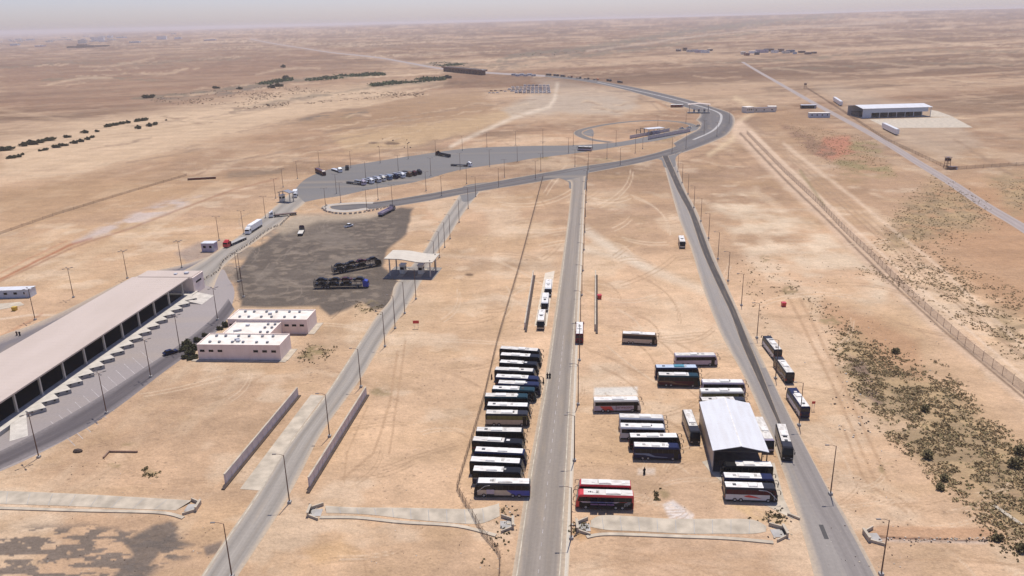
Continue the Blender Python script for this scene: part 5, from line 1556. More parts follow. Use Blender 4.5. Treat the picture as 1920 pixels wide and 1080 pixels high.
wall((423, 908), (559, 742), 2.6, 'long pale boundary wall left of the concrete pad')
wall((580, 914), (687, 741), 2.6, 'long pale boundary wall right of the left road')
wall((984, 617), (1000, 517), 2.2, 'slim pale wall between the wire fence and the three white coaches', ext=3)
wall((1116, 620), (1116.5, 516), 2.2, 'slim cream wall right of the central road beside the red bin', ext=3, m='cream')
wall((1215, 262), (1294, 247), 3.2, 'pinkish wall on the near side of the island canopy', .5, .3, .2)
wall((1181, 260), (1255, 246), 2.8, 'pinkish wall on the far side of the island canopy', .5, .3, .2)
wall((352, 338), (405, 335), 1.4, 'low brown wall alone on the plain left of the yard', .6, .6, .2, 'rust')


def island_canopy():
    x, y = P(1226, 252)
    t = thing('island_canopy', 'small white flat canopy between two walls on the island', 'canopy', (x, y, 0), math.radians(22))
    part('roof', MB().box((0, 0, 5.6), (17, 9, .35)), ['whiteroof'], t)
    for sx in (-1, -.33, .33, 1):
        for sy in (-1, 1): part('column', MB().box((8 * sx, 4 * sy, 2.7), (.35, .35, 5.4)), ['silver'], t)
    part('booth', MB().box((1.5, 0, 1.5), (8, 3.6, 3.0)), ['lilac'], t)
    part('gantry', MB().tube([(-12, 3.5, 0), (-12, 3.5, 6), (-12, -3.5, 6), (-12, -3.5, 0)], .25, 5).tube([(-16, 3.5, 0), (-16, 3.5, 5), (-16, -3.5, 5), (-16, -3.5, 0)], .25, 5), ['darksteel'], t)


island_canopy()


# ------------------------------------------------------------------ wire fences
def fence(pxs, h, label, step, m='fence', post='rustpost', world=False):
    c = world_pts(pxs) if not world else pxs
    n = int(resample(c, 2)[1] / step) + 1
    n = min(n, 101)
    q, L = resample(c, n)
    t = thing('wire_fence', label, 'fence', (q[0][0], q[0][1], 0))
    o = q[0]
    mb = MB()
    for i in range(n - 1):
        a, b = q[i] - o, q[i + 1] - o
        mb.add([(a[0], a[1], .05), (b[0], b[1], .05), (b[0], b[1], h - .1), (a[0], a[1], h - .1)], [(0, 1, 2, 3)])
    part('mesh_panel', mb, [m], t)
    rails = MB()
    for i in range(n - 1):
        a, b = q[i] - o, q[i + 1] - o
        for z in (h - .1, .35): rails.cyl((a[0], a[1], z), (b[0], b[1], z), .03, n=4)
    part('rails', rails, [post], t)
    pm = None
    for i in range(n - (1 if n > 100 else 0)):
        a = q[i] - o
        if pm is None:
            pm = MB().cyl((0, 0, 0), (0, 0, h), .06, .05, 6).cyl((0, 0, h), (.3, 0, h + .35), .04, n=4).mesh('post', [post])
        obj('post', pm, t, (a[0], a[1], 0))


fence([(1018, 333), (974, 500), (960, 547), (933, 640), (907, 750), (857, 918)], 1.9, 'brown wire fence running up left of the parked coaches', 3.4)
fence([(857, 918), (872, 945), (890, 975), (905, 1003), (922, 1022), (938, 1043), (936, 1090)], 1.7, 'sagging end of the wire fence crossing the drainage channel', 2.2)
fence([(1400, 251), (1469, 322), (1535.6, 384), (1584, 435), (1631, 480), (1713, 563), (1813, 653), (1897, 720), (1960, 770), (2060, 855)], 3.0, 'long tall wire fence slanting across the right side', 4.0, 'fencepale')
fence([(1512, 166), (1570, 203), (1660, 263), (1778, 318)], 2.4, 'far wire fence along the perimeter road by the white warehouse', 7.0, 'fencepale')
fence([(1796, 318), (1860, 314), (1935, 309)], 2.4, 'far wire fence to the right of the wooden watchtower', 6.0, 'fencepale')
fence([(0, 440), (100, 405), (240, 362), (350, 330)], 1.6, 'thin far fence across the left plain', 8.0, 'fencepale')


# ------------------------------------------------------------------ barriers
def barriers(pxs, n, label, group):
    q, L = resample(world_pts(pxs), n)
    me = None
    for i in range(n):
        d = q[min(i + 1, n - 1)] - q[max(i - 1, 0)]
        if me is None:
            me = MB().add([(x, y, z) for x in (-.85, .85) for y, z in ((-.32, 0), (.32, 0), (.28, .22), (.12, .5), (.1, .95), (-.1, .95), (-.12, .5), (-.28, .22))],
                          [tuple(range(7, -1, -1)), tuple(range(8, 16))] + [(k, (k + 1) % 8, (k + 1) % 8 + 8, k + 8) for k in range(8)]).mesh('concrete_barrier', ['palecrete'])
        o = obj('concrete_barrier', me, None, (q[i][0] + random.uniform(-.2, .2), q[i][1], 0), math.atan2(d[1], d[0]) + math.pi / 2 * (i % 2) * .25)
        tag(o, label, 'barrier', group)


barriers([(543, 405), (526, 422), (507, 429), (494, 437), (483, 446), (466, 459), (449, 469), (428, 482), (417, 492), (409, 508), (398, 516), (384, 524)], 46,
         'small pale concrete barrier in the line beside the access road', 'barriers along the access road')
barriers([(612, 386), (603, 391), (612, 397), (628, 401), (650, 402), (670, 400.5), (690, 397), (710, 393), (728, 388)], 22, 'small pale concrete barrier around the little turning loop', 'barriers around the turning loop')


# ------------------------------------------------------------------ small objects
def signboard(px, label, w, h, z):
    x, y = P(*px)
    t = thing('sign_board', label, 'sign', (x, y, 0))
    part('board', MB().box((0, 0, z), (w, .08, h)), ['signred'], t)
    for s in (-1, 1): part('post', MB().box((s * w * .32, .06, z / 2), (.08, .08, z)), ['silver'], t)


signboard((780.5, 616), 'red sign board on two thin posts right of the left road', 2.1, 1.1, 2.4)
signboard((1524, 770), 'small brown sign on a post beside the lone silver coach', .9, .7, 2.4)


def bin_(px, label, m, w, d, h):
    x, y = P(*px)
    t = thing('rubbish_skip', label, 'skip', (x, y, 0))
    part('body', MB().add([(-w / 2 * .85, -d / 2 * .9, 0), (w / 2 * .85, -d / 2 * .9, 0), (w / 2 * .85, d / 2 * .9, 0), (-w / 2 * .85, d / 2 * .9, 0), (-w / 2, -d / 2, h), (w / 2, -d / 2, h), (w / 2, d / 2, h), (-w / 2, d / 2, h)],
                          [(3, 2, 1, 0), (0, 1, 5, 4), (1, 2, 6, 5), (2, 3, 7, 6), (3, 0, 4, 7)]), [m], t)
    part('lid', MB().box((0, 0, h + .05), (w + .1, d + .1, .1)), [m], t)


bin_((1124, 560), 'red rubbish skip beside the slim cream wall', 'red', 1.5, 1.6, 1.5)
bin_((1469, 574), 'red rubbish skip alone on the sand right of the right road', 'red', 1.5, 1.6, 1.4)
bin_((28, 582), 'yellow rubbish skip below the white cabin at the left edge', 'yellow', 1.6, 1.5, 1.4)


def crate_frame():
    t = thing('pit_kerb', 'dark low kerb of an old square pit left of the long wall', 'pit', (*P(226, 856), 0))
    ox, oy = P(226, 856)
    pts = [P(194, 860), P(205, 848), P(258, 848.5)]
    mb = MB()
    for a, b in zip(pts[:-1], pts[1:]):
        c = ((a[0] + b[0]) / 2 - ox, (a[1] + b[1]) / 2 - oy, .22); L = math.dist(a, b)
        mb.box(c, (L, .35, .44), rz=math.atan2(b[1] - a[1], b[0] - a[0]))
    part('kerb', mb, ['wood'], t)


crate_frame()
x, y = P(146, 847)
t = thing('boulder', 'small dark rock on the sand below the apron', 'rock', (x, y, 0))
mb = MB(); vs = []
for i, (zz, r) in enumerate(((0, .9), (.35, .95), (.7, .55))):
    for k in range(7): vs.append((r * (1.2 + .25 * math.sin(k * 2.1 + i)) * math.cos(k * .9), r * .8 * math.sin(k * .9), zz))
mb.add(vs, [(i * 7 + k, i * 7 + (k + 1) % 7, i * 7 + 7 + (k + 1) % 7, i * 7 + 7 + k) for i in range(2) for k in range(7)] + [tuple(range(14, 21))])
part('stone', mb, ['darkbrown'], t)
x, y = P(1488, 970)
t = thing('concrete_post', 'toppled white concrete post at the corner of the concrete pad', 'post', (x, y, 0), .5)
part('post', MB().box((0, 0, .3), (.4, 2.6, .5), rz=.35), ['palecrete'], t)


# ------------------------------------------------------------------ cabins, warehouse and far buildings
def cabin(px, L, W, Hh, rz, label, m='white', roof='whiteroof', name='site_cabin', win=3, cat='cabin', z=0):
    x, y = P(*px)
    t = thing(name, label, cat, (x, y, gz(x, y)), rz)
    b = part('wall', MB().box((0, 0, Hh / 2), (L, W, Hh)), [m], t)
    part('roof', MB().box((0, 0, Hh + .1), (L + .3, W + .3, .2)), [roof], t)
    for k in range(win):
        part('window', MB().box((-L / 2 + L * (k + .5) / win, -W / 2 - .02, Hh * .6), (min(1.3, L / win * .45), .06, Hh * .28)), ['glass'], b)
    part('door', MB().box((L * .42, -W / 2 - .03, Hh * .38), (.95, .07, Hh * .74)), ['silver'], b)
    return t


cabin((18, 556), 19, 4.5, 3.2, math.radians(2), 'long white site cabin at the left edge', 'paleblue', win=5)
sheet('cabin_slab', [(-60, 575), (38, 566), (46, 572), (-60, 592)], .06, 'palecrete', thick=.1)
cabin((394, 470), 6, 4.2, 4.0, math.radians(-5), 'small lilac white guard cabin left of the red lorry', 'lilac', win=2)


def warehouse():
    x0, y0 = P(1617, 222); x1, y1 = P(1744, 218.5)
    rz = math.atan2(y1 - y0, x1 - x0); L = math.dist((x0, y0), (x1, y1))
    t = thing('open_warehouse', 'wide white open sided warehouse on a pale slab by the perimeter road', 'warehouse', ((x0 + x1) / 2, (y0 + y1) / 2, 0), rz)
    D = 34
    part('roof', MB().add([(-L / 2 - 1, -1, 9.5), (L / 2 + 1, -1, 9.5), (L / 2 + 1, D / 2, 11.5), (-L / 2 - 1, D / 2, 11.5), (L / 2 + 1, D + 1, 9.5), (-L / 2 - 1, D + 1, 9.5)]
                          + [(-L / 2 - 1, -1, 9.2), (L / 2 + 1, -1, 9.2), (L / 2 + 1, D / 2, 11.2), (-L / 2 - 1, D / 2, 11.2), (L / 2 + 1, D + 1, 9.2), (-L / 2 - 1, D + 1, 9.2)],
                          [(0, 1, 2, 3), (3, 2, 4, 5), (7, 6, 9, 8), (8, 9, 11, 10), (0, 6, 7, 1), (5, 4, 10, 11), (0, 3, 9, 6), (3, 5, 11, 9), (1, 7, 8, 2), (2, 8, 10, 4)]), ['whiteroof'], t)
    part('upper_cladding', MB().box((0, 0, 7.2), (L - 6, .25, 4.0)).box((-L / 2 + 4, 0, 4.6), (8, .24, 9.0)), ['paleblue'], t)
    part('back_wall', MB().box((0, D, 4.6), (L, .25, 9.0)), ['silver'], t)
    part('floor', MB().box((0, D / 2, .1), (L, D, .14)), ['greycrete'], t)
    for k in range(9):
        part('column', MB().box((-L / 2 + L * k / 8, .3, 4.6), (.5, .5, 9.2)), ['silver'], t)
    for k in range(4):
        part('stacked_goods', MB().box((-L / 2 + L * (k + .5) / 4, D * .6, 2), (L / 5, D * .5, 4)), ['darksteel'], t)


warehouse()


def trailer(rear, front, label, W=3.0, Hh=4.2):
    a, b = np.array(P(*rear)), np.array(P(*front)); d = b - a; rz = math.atan2(d[1], d[0]); c = (a + b) / 2; L = float(np.linalg.norm(d))
    t = thing('white_trailer', label, 'trailer', (c[0], c[1], 0), rz)
    part('cargo_box', MB().box((0, 0, 1 + Hh / 2), (L, W, Hh)), ['white'], t)
    part('roof', MB().box((0, 0, 1.05 + Hh), (L - .4, W - .3, .12)), ['whiteroof'], t)
    part('underframe', MB().box((0, 0, .7), (L * .9, W * .7, .5)), ['trim'], t)
    for x in (-.36, -.30, .32):
        for s in (-1, 1): part('wheel', MB().cyl((L * x, s * W * .38, .5), (L * x, s * W * .5, .5), .5, n=10), ['tyre'], t)


trailer((1656, 241), (1682, 254), 'white box trailer by the perimeter road, nearer of the two')
trailer((1564, 190), (1577, 199), 'white box trailer by the perimeter road, farther of the two')
for px, L, W, Hh, rz, lab, m, rf in (((1423, 210), 34, 8, 4.5, .0, 'long pale low block with a rounded left end beyond the highway bend', 'cream', 'brown'),
                                     ((1402, 211), 9, 10, 6, .3, 'squat cream round cornered block beyond the highway bend', 'cream', 'whiteroofflat'),
                                     ((1447, 207), 9, 9, 4.5, -.2, 'small cream block at the right end of the low compound', 'cream', 'whiteroofflat'),
                                     ((1515, 203), 16, 7, 3.6, -.15, 'dark shaded hut left of the perimeter road', 'charcoal', 'silver'),
                                     ((1535, 220), 20, 7, 4.6, -.12, 'grey white flat hut beside the perimeter road', 'paleblue', 'whiteroofflat'),
                                     ((1269, 201), 14, 6, 3.0, -.1, 'low brown hut left of the far checkpoint gate', 'rust', 'cream')):
    cabin(px, L, W, Hh, rz, lab, m, rf, 'small_building', 4, 'building')
FB = [(1272, 98, 14, 6, 'wood'), (1284, 97, 10, 9, 'brown'), (1293, 99, 18, 6, 'cream'), (1303, 98.4, 16, 6, 'white'), (1311, 100, 22, 7, 'lilac'), (1322, 100.5, 24, 7, 'white'), (1331, 97, 12, 5, 'charcoal'),
      (1393, 103, 12, 7, 'cream'), (1400, 105, 10, 6, 'rust'), (1411, 101, 18, 6, 'white'), (1419, 103.5, 12, 6, 'charcoal'), (1428, 100, 34, 8, 'lilac'), (1441, 97.5, 28, 7, 'brown'), (1452, 100, 16, 6, 'white'),
      (1464, 98.5, 12, 8, 'wood'), (1473, 101, 18, 6, 'cream'), (1482, 99.6, 20, 7, 'steelblue'), (1490, 102, 10, 5, 'paleblue'), (1503, 100, 16, 5, 'brown'), (1515, 102.5, 14, 5, 'wood'), (1526, 101, 9, 4, 'brown')]
for k, (x, y, L, hh, m) in enumerate(FB):
    left = k < 7
    cabin((x, y), L, 13, hh, random.uniform(-.3, .3), f"hazy low house of the {'left' if left else 'right'} far hamlet, {ORD[k if left else k - 7]} from the left", m, random.choice(['roofpale', 'charcoal', 'brown']), 'farm_house', 2, 'house')
for k in range(6):
    cabin((963 + k * 7.5, 141.5 + (k % 2) * 1.5), 8.5, 4, 3.6, random.uniform(-.1, .1), f'pale container hut below the distant highway, {ORD[k]} from the left', random.choice(['white', 'paleblue', 'silver']), 'whiteroof', 'container_hut', 2, 'hut')


def tower(px, label, m):
    x, y = P(*px)
    t = thing('watch_tower', label, 'tower', (x, y, 0), .1)
    lg = MB()
    for sx in (-1, 1):
        for sy in (-1, 1): lg.cyl((sx * 1.5, sy * 1.5, 0), (sx * 1.1, sy * 1.1, 5.2), .18, n=6)
    for z in (1.6, 3.4):
        for s in (-1, 1): lg.box((0, s * 1.3, z), (2.6, .1, .14)); lg.box((s * 1.3, 0, z), (.1, 2.6, .14))
    part('legs', lg, [m], t)
    c = part('cabin', MB().box((0, 0, 6.0), (2.8, 2.8, 1.8)), [m], t)
    part('window', MB().box((0, -1.42, 6.3), (2.0, .06, .7)).box((-1.42, 0, 6.3), (.06, 2.0, .7)), ['void'], c)
    part('roof', MB().box((0, 0, 7.6), (3.6, 3.6, .22)), ['brown'], t)
    for sx in (-1, 1):
        for sy in (-1, 1): part('roof_post', MB().box((sx * 1.3, sy * 1.3, 7.2), (.12, .12, .7)), [m], t)


tower((1775, 316), 'brown wooden watchtower right of the perimeter road', 'wood')
tower((1509.5, 166), 'distant watchtower at the upper end of the perimeter fence', 'wood')
cabin((1785, 317.5), 5.5, 3, 1.8, .1, 'low brown crate hut at the foot of the watchtower', 'wood', 'brown', 'small_building', 1, 'hut')


def bridge():
    a, b = np.array(P(833, 133.5)), np.array(P(909, 141)); d = b - a; rz = math.atan2(d[1], d[0]); L = float(np.linalg.norm(d)); c = (a + b) / 2
    t = thing('highway_bridge', 'reddish brown viaduct with many piers on the distant highway', 'bridge', (c[0], c[1], 0), rz)
    part('deck', MB().box((0, 0, 8.6), (L, 12, 2.2)), ['bridgered'], t)
    part('parapet', MB().box((0, 6.1, 10.2), (L, .3, 1.0)).box((0, -6.1, 10.2), (L, .3, 1.0)), ['bridgered'], t)
    part('road_surface', MB().box((0, 0, 9.72), (L, 11.6, .05)), ['greycrete'], t)
    for k in range(14):
        part('pier', MB().box((-L / 2 + L * (k + .5) / 14, 0, 3.75), (2.6, 9, 7.5)), ['bridgered'], t)


bridge()

# hazy town on the left horizon
town_cols = ['white', 'cream', 'paleblue', 'lilac', 'silver']
for k in range(46):
    pxx = random.uniform(-40, 245) if k < 40 else random.uniform(245, 420)
    d = random.uniform(5200, 10500)
    X = (pxx - 949) / 1493 * d * 1.0; Y = d
    w, dd, h = random.uniform(25, 90), random.uniform(20, 50), random.choice((7, 8, 10, 12, 15, 24))
    t = thing('town_building', 'hazy pale building in the town on the left horizon', 'building', (X, Y, gz(X, Y)), random.uniform(-.2, .2), 'hazy town on the left horizon')
    part('wall', MB().box((0, 0, h / 2), (w, dd, h)), [random.choice(town_cols)], t)
    part('roof', MB().box((0, 0, h + .4), (w + .6, dd + .6, .8)).box((w * .2, 0, h + 1.8), (w * .2, dd * .3, 2.0)), ['roofpale'], t)
X, Y = P(160, 91)
t = thing('hill_fort', 'dark low walled compound on the distant left plain', 'building', (X, Y, gz(X, Y)))
part('wall', MB().box((0, -50, 5), (150, 6, 10)).box((20, 50, 5), (190, 6, 10)).box((-75, 0, 4), (6, 100, 8)).box((75, 0, 4), (6, 100, 8)), ['brown'], t)
part('keep', MB().box((-15, 0, 9), (45, 30, 18)).box((30, 10, 6), (30, 25, 12)), ['wood'], t)


# ------------------------------------------------------------------ vegetation
def leaf_mesh(name, cluster, tint_a, tint_b, seed=0, leaf=.22):
    """cluster: list of (cx,cy,cz,rx,ry,rz,n): many small leaf faces through each clump's volume"""
    r = np.random.default_rng(seed)
    V, Fc, C = [], [], []
    for (cx, cy, cz, rx, ry, rzz, n) in cluster:
        u = r.normal(size=(n, 3)); u /= np.linalg.norm(u, axis=1)[:, None]
        rad = r.random(n) ** .45
        p = u * rad[:, None] * np.array([rx, ry, rzz]) + np.array([cx, cy, cz])
        p[:, 2] = np.maximum(p[:, 2], .03)
        a = r.normal(size=(n, 3)); a /= np.linalg.norm(a, axis=1)[:, None]
        b = np.cross(a, r.normal(size=(n, 3))); b /= np.linalg.norm(b, axis=1)[:, None] + 1e-9
        s = leaf * (.6 + .8 * r.random(n))[:, None]
        base = r.random()
        for q, (p0, p1, p2) in enumerate(zip(p - a * s, p + a * s, p + b * s * 1.3)):
            o = len(V); V += [tuple(p0), tuple(p1), tuple(p2)]; Fc.append((o, o + 1, o + 2))
            t = min(1, max(0, base * .6 + .4 * r.random()))
            c = [tint_a[i] * (1 - t) + tint_b[i] * t for i in range(3)]
            C += [(*c, 1)] * 3
    me = bpy.data.meshes.new(name)
    me.from_pydata(V, [], Fc)
    at = me.attributes.new('tint', 'FLOAT_COLOR', 'POINT')
    at.data.foreach_set('color', np.array(C, np.float32).ravel())
    me.materials.append(M['leaf']); me.update()
    return me


def bush_proto(seed, a, b, leaf=.30, n=90):
    r = random.Random(seed)
    cl = []
    for k in range(6):
        an = r.uniform(0, 6.28); d = r.uniform(0, 1.2)
        cl.append((d * math.cos(an), d * math.sin(an), r.uniform(.5, 1.3), r.uniform(.6, 1.1), r.uniform(.6, 1.1), r.uniform(.5, .9), n))
    cl.append((0, 0, .7, 1.3, 1.3, .7, n))
    return leaf_mesh('foliage', cl, a, b, seed, leaf)


DG = ((.035, .036, .018), (.095, .09, .042))
OL = ((.09, .072, .036), (.22, .175, .085))
BUSH = [bush_proto(k, *DG) for k in range(3)]
BUSHO = [bush_proto(k + 10, *OL) for k in range(2)]
STEM = MB().cyl((0, 0, 0), (0, 0, .8), .10, .06, 6).cyl((0, 0, .3), (.5, .2, 1.0), .05, .03, 5).cyl((0, 0, .3), (-.4, .3, 1.0), .05, .03, 5).mesh('stem', ['wood'])


def shrub(px, size, label, group=None, pool=BUSH, sx=1.0):
    x, y = P(*px)
    t = thing('desert_shrub', label, 'shrub', (x, y, gz(x, y)), random.uniform(0, .5), group)
    f = obj('foliage', random.choice(pool), t); f.scale = (size * sx, size, size * .9)
    s = obj('stem', STEM, t); s.scale = (size, size, size)


GB = 'shrubs along the dry wadi on the left plain'
rowA = [(8, 282.5, 2.4, 2.5), (45, 274, 2, 1.3), (60, 271, 2.4, 2), (75, 268, 2.2, 1.5), (92, 264, 2.2, 2), (126, 258, 1.7, 1.3), (160, 249.5, 1.8, 1.6), (182, 247.5, 1.5, 1), (203, 238, 2.2, 1.5), (215, 235.5, 2, 1.7), (228, 233, 2, 1.6), (240, 231, 1.8, 1.3), (258, 228, 2.2, 1.3), (270, 226.5, 2.2, 1.6), (312, 226, .9, 1)]
for k, (x, y, s, sx) in enumerate(rowA): shrub((x, y), s, f'dark shrub in the upper shrub line of the left wadi, {ORD[k]} from the left', GB, BUSH, sx)
rowB = [(22, 297, 1.7, 1.8), (36, 294.5, 1.4, 1.3), (43, 290.5, 1.1, 1), (75, 283.5, 1.1, 1), (85, 282, 1.4, 1.4), (105, 277, 1.7, 1.6), (118, 274, 1.7, 1.6), (140, 269, 1.6, 1.6), (152, 266, 1.6, 1.6), (165, 262, 1.6, 1.2), (173, 258.5, 1.6, 1), (260, 241.5, 2.2, 1), (281, 237, 2.2, 1), (291, 234.5, 2.1, 1)]
for k, (x, y, s, sx) in enumerate(rowB): shrub((x, y), s, f'dark shrub in the lower shrub line of the left wadi, {ORD[k]} from the left', GB, BUSH, sx)
rowC = [(276, 184, 3.2, 1.6), (285, 182, 2.6, 1.3), (405, 166, 2.6, 1.6), (450, 167.5, 2.4, 1.4), (510, 165, 3.6, 1.2), (523, 162.5, 3.6, 1.2), (535, 148, 4.2, 1.2), (532, 127.5, 4.2, 1), (840, 147, 4, 1)]
for k, (x, y, s, sx) in enumerate(rowC): shrub((x, y), s, f'dark round bush on the far left plain, {ORD[k]} from the left', 'bushes on the far left plain', BUSH, sx)
rowD = [(344, 657, 1.6), (352, 648, 1.9), (358, 664, 1.7), (364, 655, 1.8), (347, 672, 1.2), (357, 674, 1.2), (370, 640, 1.4), (384, 630, 1.1), (425, 612, 1.7), (412, 618, 1.2), (366, 672, 1.3)]
for k, (x, y, s) in enumerate(rowD): shrub((x, y), s * .62, f'dark shrub in the thicket left of the office, {ORD[k]} listed from the lamp', 'shrubs left of the office building', BUSH)
for k, (x, y, s) in enumerate(((1771, 900, 1.0), (1914, 1032, 1.3), (1905, 875, 1.6), (1912, 850, 1.4), (1740, 858, 1.3), (1763, 917, 1.0), (1868, 1012, 1.0), (1680, 662, 1.2), (1735, 770, 1.2))):
    shrub((x, y), s * .75, f'olive shrub in the right scrub, {ORD[k]} listed from the wadi bend', 'larger shrubs in the right scrub', BUSHO)


def scatter(name, polys, n, size, tints, seed, leaf, faces=9, flat=.55, dens=None):
    r = np.random.default_rng(seed)
    cl = []
    tot = 0
    for poly, cnt in zip(polys, n):
        xs = [p[0] for p in poly]; ys = [p[1] for p in poly]
        wp = np.array(world_pts(poly)); lo = wp.min(0); hi = wp.max(0)
        got = 0; tries = 0
        while got < cnt and tries < 60:
            tries += 1
            X = r.uniform(lo[0], hi[0], cnt * 2); Y = r.uniform(lo[1], hi[1], cnt * 2)
            k = inside(X, Y, [tuple(q) for q in wp])
            d = fbm(X, Y, dens or 9.0, 3) > .47
            k &= d
            qx, qy = px_of(X, Y)
            k &= seg_dist(qx, qy, poly, True) > r.random(len(X)) ** 1.5 * 34
            for a, b in zip(X[k][:cnt - got], Y[k][:cnt - got]):
                s = size * (.4 + r.random() ** 2 * 1.3)
                cl.append((a, b, s * flat * .6, s, s, s * flat, faces))
            got += min(int(k.sum()), cnt - got)
    me = leaf_mesh(name, cl, *tints, seed, leaf)
    o = obj(name, me); o['kind'] = 'stuff'
    return o


S1 = [(1545, 640), (1590, 600), (1665, 650), (1775, 680), (1850, 770), (1960, 850), (2030, 1020), (1940, 1050), (1840, 995), (1745, 905), (1670, 835), (1590, 740)]
S2 = [(1620, 470), (1680, 375), (1750, 320), (1850, 365), (1890, 430), (1800, 460), (1740, 500), (1660, 500)]
S3 = [(1560, 505), (1760, 470), (1960, 560), (1960, 720), (1830, 640), (1720, 560)]
S4 = [(1460, 225), (1640, 255), (1690, 335), (1560, 320), (1490, 270)]
S5 = [(1850, 345), (1980, 320), (2020, 420), (1900, 400)]
scatter('dry_scrub', [S1, S2, S3, S4, S5], [5200, 1000, 1500, 800, 450], .5, ((.21, .155, .08), (.50, .38, .20)), 3, .22, 8, flat=.34, dens=4.0)
scatter('green_scrub', [S1, S2, S4], [620, 160, 140], .55, ((.15, .125, .058), (.34, .275, .125)), 4, .22, 9, flat=.42, dens=9.0)
scatter('sparse_weeds', [[(1420, 470), (1560, 560), (1640, 640), (1560, 640), (1440, 540)], [(560, 640), (640, 645), (610, 690), (555, 680)], [(660, 560), (720, 570), (715, 595), (665, 595)], [(265, 875), (305, 878), (300, 898), (268, 896)],
                         [(1225, 915), (1262, 915), (1262, 940), (1228, 940)], [(1440, 945), (1480, 965), (1470, 985), (1395, 975)], [(1360, 480), (1420, 480), (1460, 640), (1440, 650)], [(930, 940), (975, 960), (960, 1030), (900, 1060)],
                         [(1070, 960), (1110, 975), (1100, 1010), (1060, 1005)], [(1850, 965), (1930, 1040), (1900, 1060), (1820, 990)]],
        [160, 90, 70, 40, 40, 60, 60, 40, 30, 60], .42, ((.07, .055, .028), (.20, .16, .07)), 5, .2, 7, .5, 3.0)
T1 = [(565, 150), (640, 141), (700, 137), (725, 139), (720, 143), (640, 148), (580, 154)]
T2 = [(690, 160), (740, 152), (800, 146), (836, 146), (834, 151), (760, 157), (700, 163)]
T3 = [(790, 122), (830, 117.5), (890, 121), (895, 125), (850, 126.5)]
T4 = [(960, 106), (1000, 99), (1090, 95), (1150, 84), (1152, 88), (1100, 103), (1040, 108)]
T5 = [(1300, 62), (1400, 52), (1545, 46), (1540, 52), (1400, 62), (1310, 70)]
T6 = [(470, 158), (545, 146), (555, 150), (480, 164)]
scatter('wadi_thicket', [T1, T2, T3, T4, T5, T6], [420, 420, 170, 420, 260, 150], 3.6, ((.042, .064, .024), (.115, .155, .058)), 6, 1.5, 10, .55, 60.0)
T7 = [(250, 187), (300, 178), (420, 166), (540, 158), (640, 172), (600, 186), (440, 205), (330, 198)]
T8 = [(440, 206), (560, 185), (680, 172), (800, 172), (790, 182), (640, 190), (500, 205)]
T9 = [(940, 130), (1000, 108), (1300, 80), (1300, 90), (1120, 112), (1000, 124)]
scatter('plain_scrub', [T7, T8, T9], [420, 320, 300], 1.2, ((.10, .07, .042), (.21, .15, .085)), 8, .6, 7, .4, 40.0)


# litter, stones and rubble lying about: uncountable
def litter():
    r = np.random.default_rng(21)
    mb = MB()
    for x0, y0, x1, y1, n, s in ((1070, 970, 1105, 1012, 16, .28), (1440, 950, 1485, 1015, 26, .28), (1640, 1008, 1860, 1017, 90, .22), (930, 950, 972, 1010, 16, .28), (570, 945, 600, 970, 8, .25),
                                 (1550, 700, 1720, 1070, 110, .15), (1100, 640, 1340, 970, 110, .11), (690, 640, 880, 1075, 130, .11), (80, 860, 400, 1075, 90, .12), (900, 950, 950, 1070, 30, .14), (1500, 480, 1780, 700, 130, .22), (1560, 700, 1640, 820, 60, .3), (690, 260, 770, 280, 10, .8)):
        for k in range(n):
            x, y = P(r.uniform(x0, x1), r.uniform(y0, y1)); q = s * r.uniform(.5, 1.4)
            mb.box((x, y, q * .3), (q * r.uniform(.6, 1.8), q, q * .6), m=int(r.choice([0, 1, 1, 1, 2])), rz=r.uniform(0, 3), rx=r.uniform(-.2, .2))
    o = obj('scattered_rubble', mb.mesh('scattered_rubble', ['palecrete', 'darkbrown', 'concrete'])); o['kind'] = 'stuff'


litter()


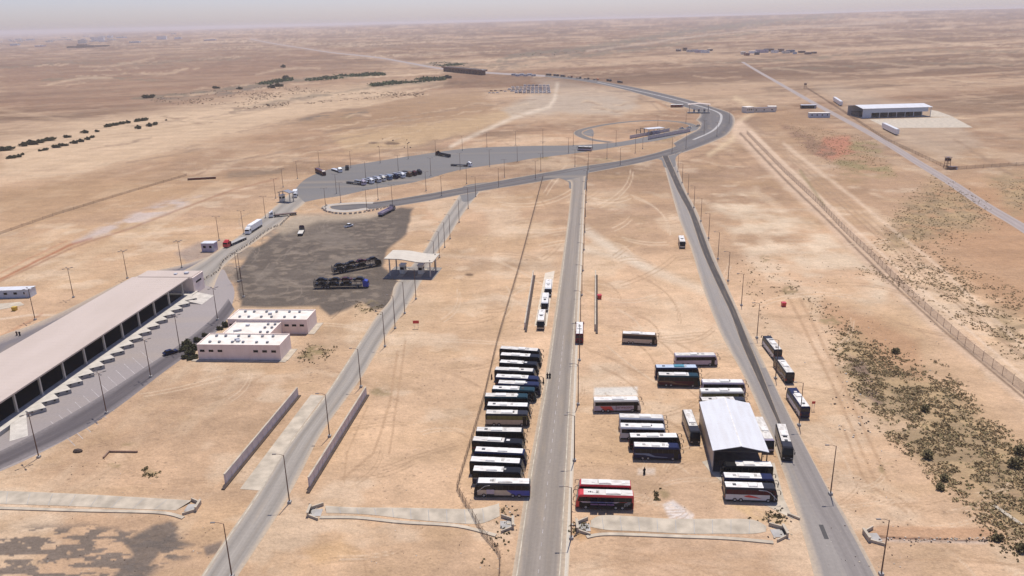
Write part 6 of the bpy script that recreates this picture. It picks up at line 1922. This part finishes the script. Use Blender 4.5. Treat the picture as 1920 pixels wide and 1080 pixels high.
# ------------------------------------------------------------------ people
def person(px, label, robe='clothdark', head='clothdark', rz=0.0, stride=.15, group=None):
    x, y = P(*px)
    t = thing('person', label, 'person', (x, y, 0), rz, group)
    bm_v = [(0, 0, .95), (0, 0, 1.22), (0, .0, 1.42), (0, 0, 1.53), (0, .01, 1.66), (0, .01, 1.76),
            (.20, 0, 1.40), (.26, .03, 1.12), (.25, .10, .88), (-.20, 0, 1.40), (-.26, -.03, 1.12), (-.25, .06, .88),
            (.10, 0, .88), (.11, stride * .5, .48), (.11, stride, .07), (.11, stride + .14, .04), (-.10, 0, .88), (-.11, -stride * .4, .48), (-.11, -stride, .07), (-.11, -stride + .14, .04)]
    ed = [(0, 1), (1, 2), (2, 3), (3, 4), (4, 5), (2, 6), (6, 7), (7, 8), (2, 9), (9, 10), (10, 11), (0, 12), (12, 13), (13, 14), (14, 15), (0, 16), (16, 17), (17, 18), (18, 19)]
    rad = [.15, .14, .15, .06, .10, .07, .07, .05, .045, .07, .05, .045, .10, .07, .05, .045, .10, .07, .05, .045]
    me = bpy.data.meshes.new('body'); me.from_pydata(bm_v, ed, [])
    me.materials.append(M['skin'])
    o = bpy.data.objects.new('body', me); link(o, t)
    md = o.modifiers.new('skin', 'SKIN')
    for v, r in zip(me.skin_vertices[0].data, rad): v.radius = (r, r)
    me.skin_vertices[0].data[0].use_root = True
    o.modifiers.new('sub', 'SUBSURF').levels = 1
    # robe: rings from shoulders to ankles, with sleeves
    vs = []; n = 12
    rings = [(1.46, .12, .10), (1.40, .25, .14), (1.15, .23, .16), (.95, .22, .17), (.55, .26, .22), (.12, .30, .26)]
    for z, a, b in rings:
        for k in range(n):
            an = 2 * math.pi * k / n
            vs.append((a * math.cos(an), b * math.sin(an), z))
    fs = [(i * n + k, i * n + n + k, i * n + n + (k + 1) % n, i * n + (k + 1) % n) for i in range(len(rings) - 1) for k in range(n)]
    mb = MB().add(vs, fs)
    for s in (-1, 1): mb.cyl((s * .20, 0, 1.40), (s * .28, s * .03, 1.10), .09, .08, 8).cyl((s * .28, s * .03, 1.10), (s * .26, .08, .90), .08, .075, 8)
    part('robe', mb, [robe], t)
    mb = MB(); vs = []
    for z, a in ((1.58, .135), (1.68, .13), (1.78, .10), (1.81, .03)):
        for k in range(n):
            an = 2 * math.pi * k / n
            vs.append((a * math.cos(an), a * math.sin(an) - .02, z))
    mb.add(vs, [(i * n + k, i * n + (k + 1) % n, i * n + n + (k + 1) % n, i * n + n + k) for i in range(3) for k in range(n)] + [tuple(range(3 * n, 4 * n))])
    part('head_cover', mb, [head], t)


person((1208, 889), 'person in a long black robe standing alone below the navy coach', 'clothdark', 'clothdark', .2)
person((1026.5, 709), 'left one of two people in dark clothes walking on the central road edge', 'clothdark', 'clothbrown', 2.9)
person((1031, 709), 'right one of two people in dark clothes walking on the central road edge', 'clothdark', 'clothdark', 3.1)
person((1019, 719), 'person in black standing in front of the coach row beside the road', 'clothdark', 'clothdark', 1.5)
person((922, 711), 'person in brown standing behind a coach by the wire fence', 'clothbrown', 'clothbrown', 1.0)
person((32, 629), 'left one of two people standing on the lane behind the cargo canopy', 'clothbrown', 'clothwhite', 0)
person((37.5, 629.5), 'right one of two people standing on the lane behind the cargo canopy', 'clothdark', 'clothwhite', .6)

# ------------------------------------------------------------------ dusty air
def haze():
    me = MB().box((0, 16500, 60.0), (94000, 35500, 124.0))
    m = bpy.data.materials.new('dusty_air'); m.use_nodes = True
    nt = m.node_tree; nt.nodes.clear()
    out = nt.nodes.new('ShaderNodeOutputMaterial')
    v = nt.nodes.new('ShaderNodeVolumePrincipled')
    v.inputs['Color'].default_value = (.82, .78, .78, 1)
    v.inputs['Density'].default_value = 0.85e-4
    v.inputs['Anisotropy'].default_value = 0.1
    nt.links.new(v.outputs[0], out.inputs['Volume'])
    o = obj('haze', me.mesh('haze', [m])); o['kind'] = 'stuff'


haze()
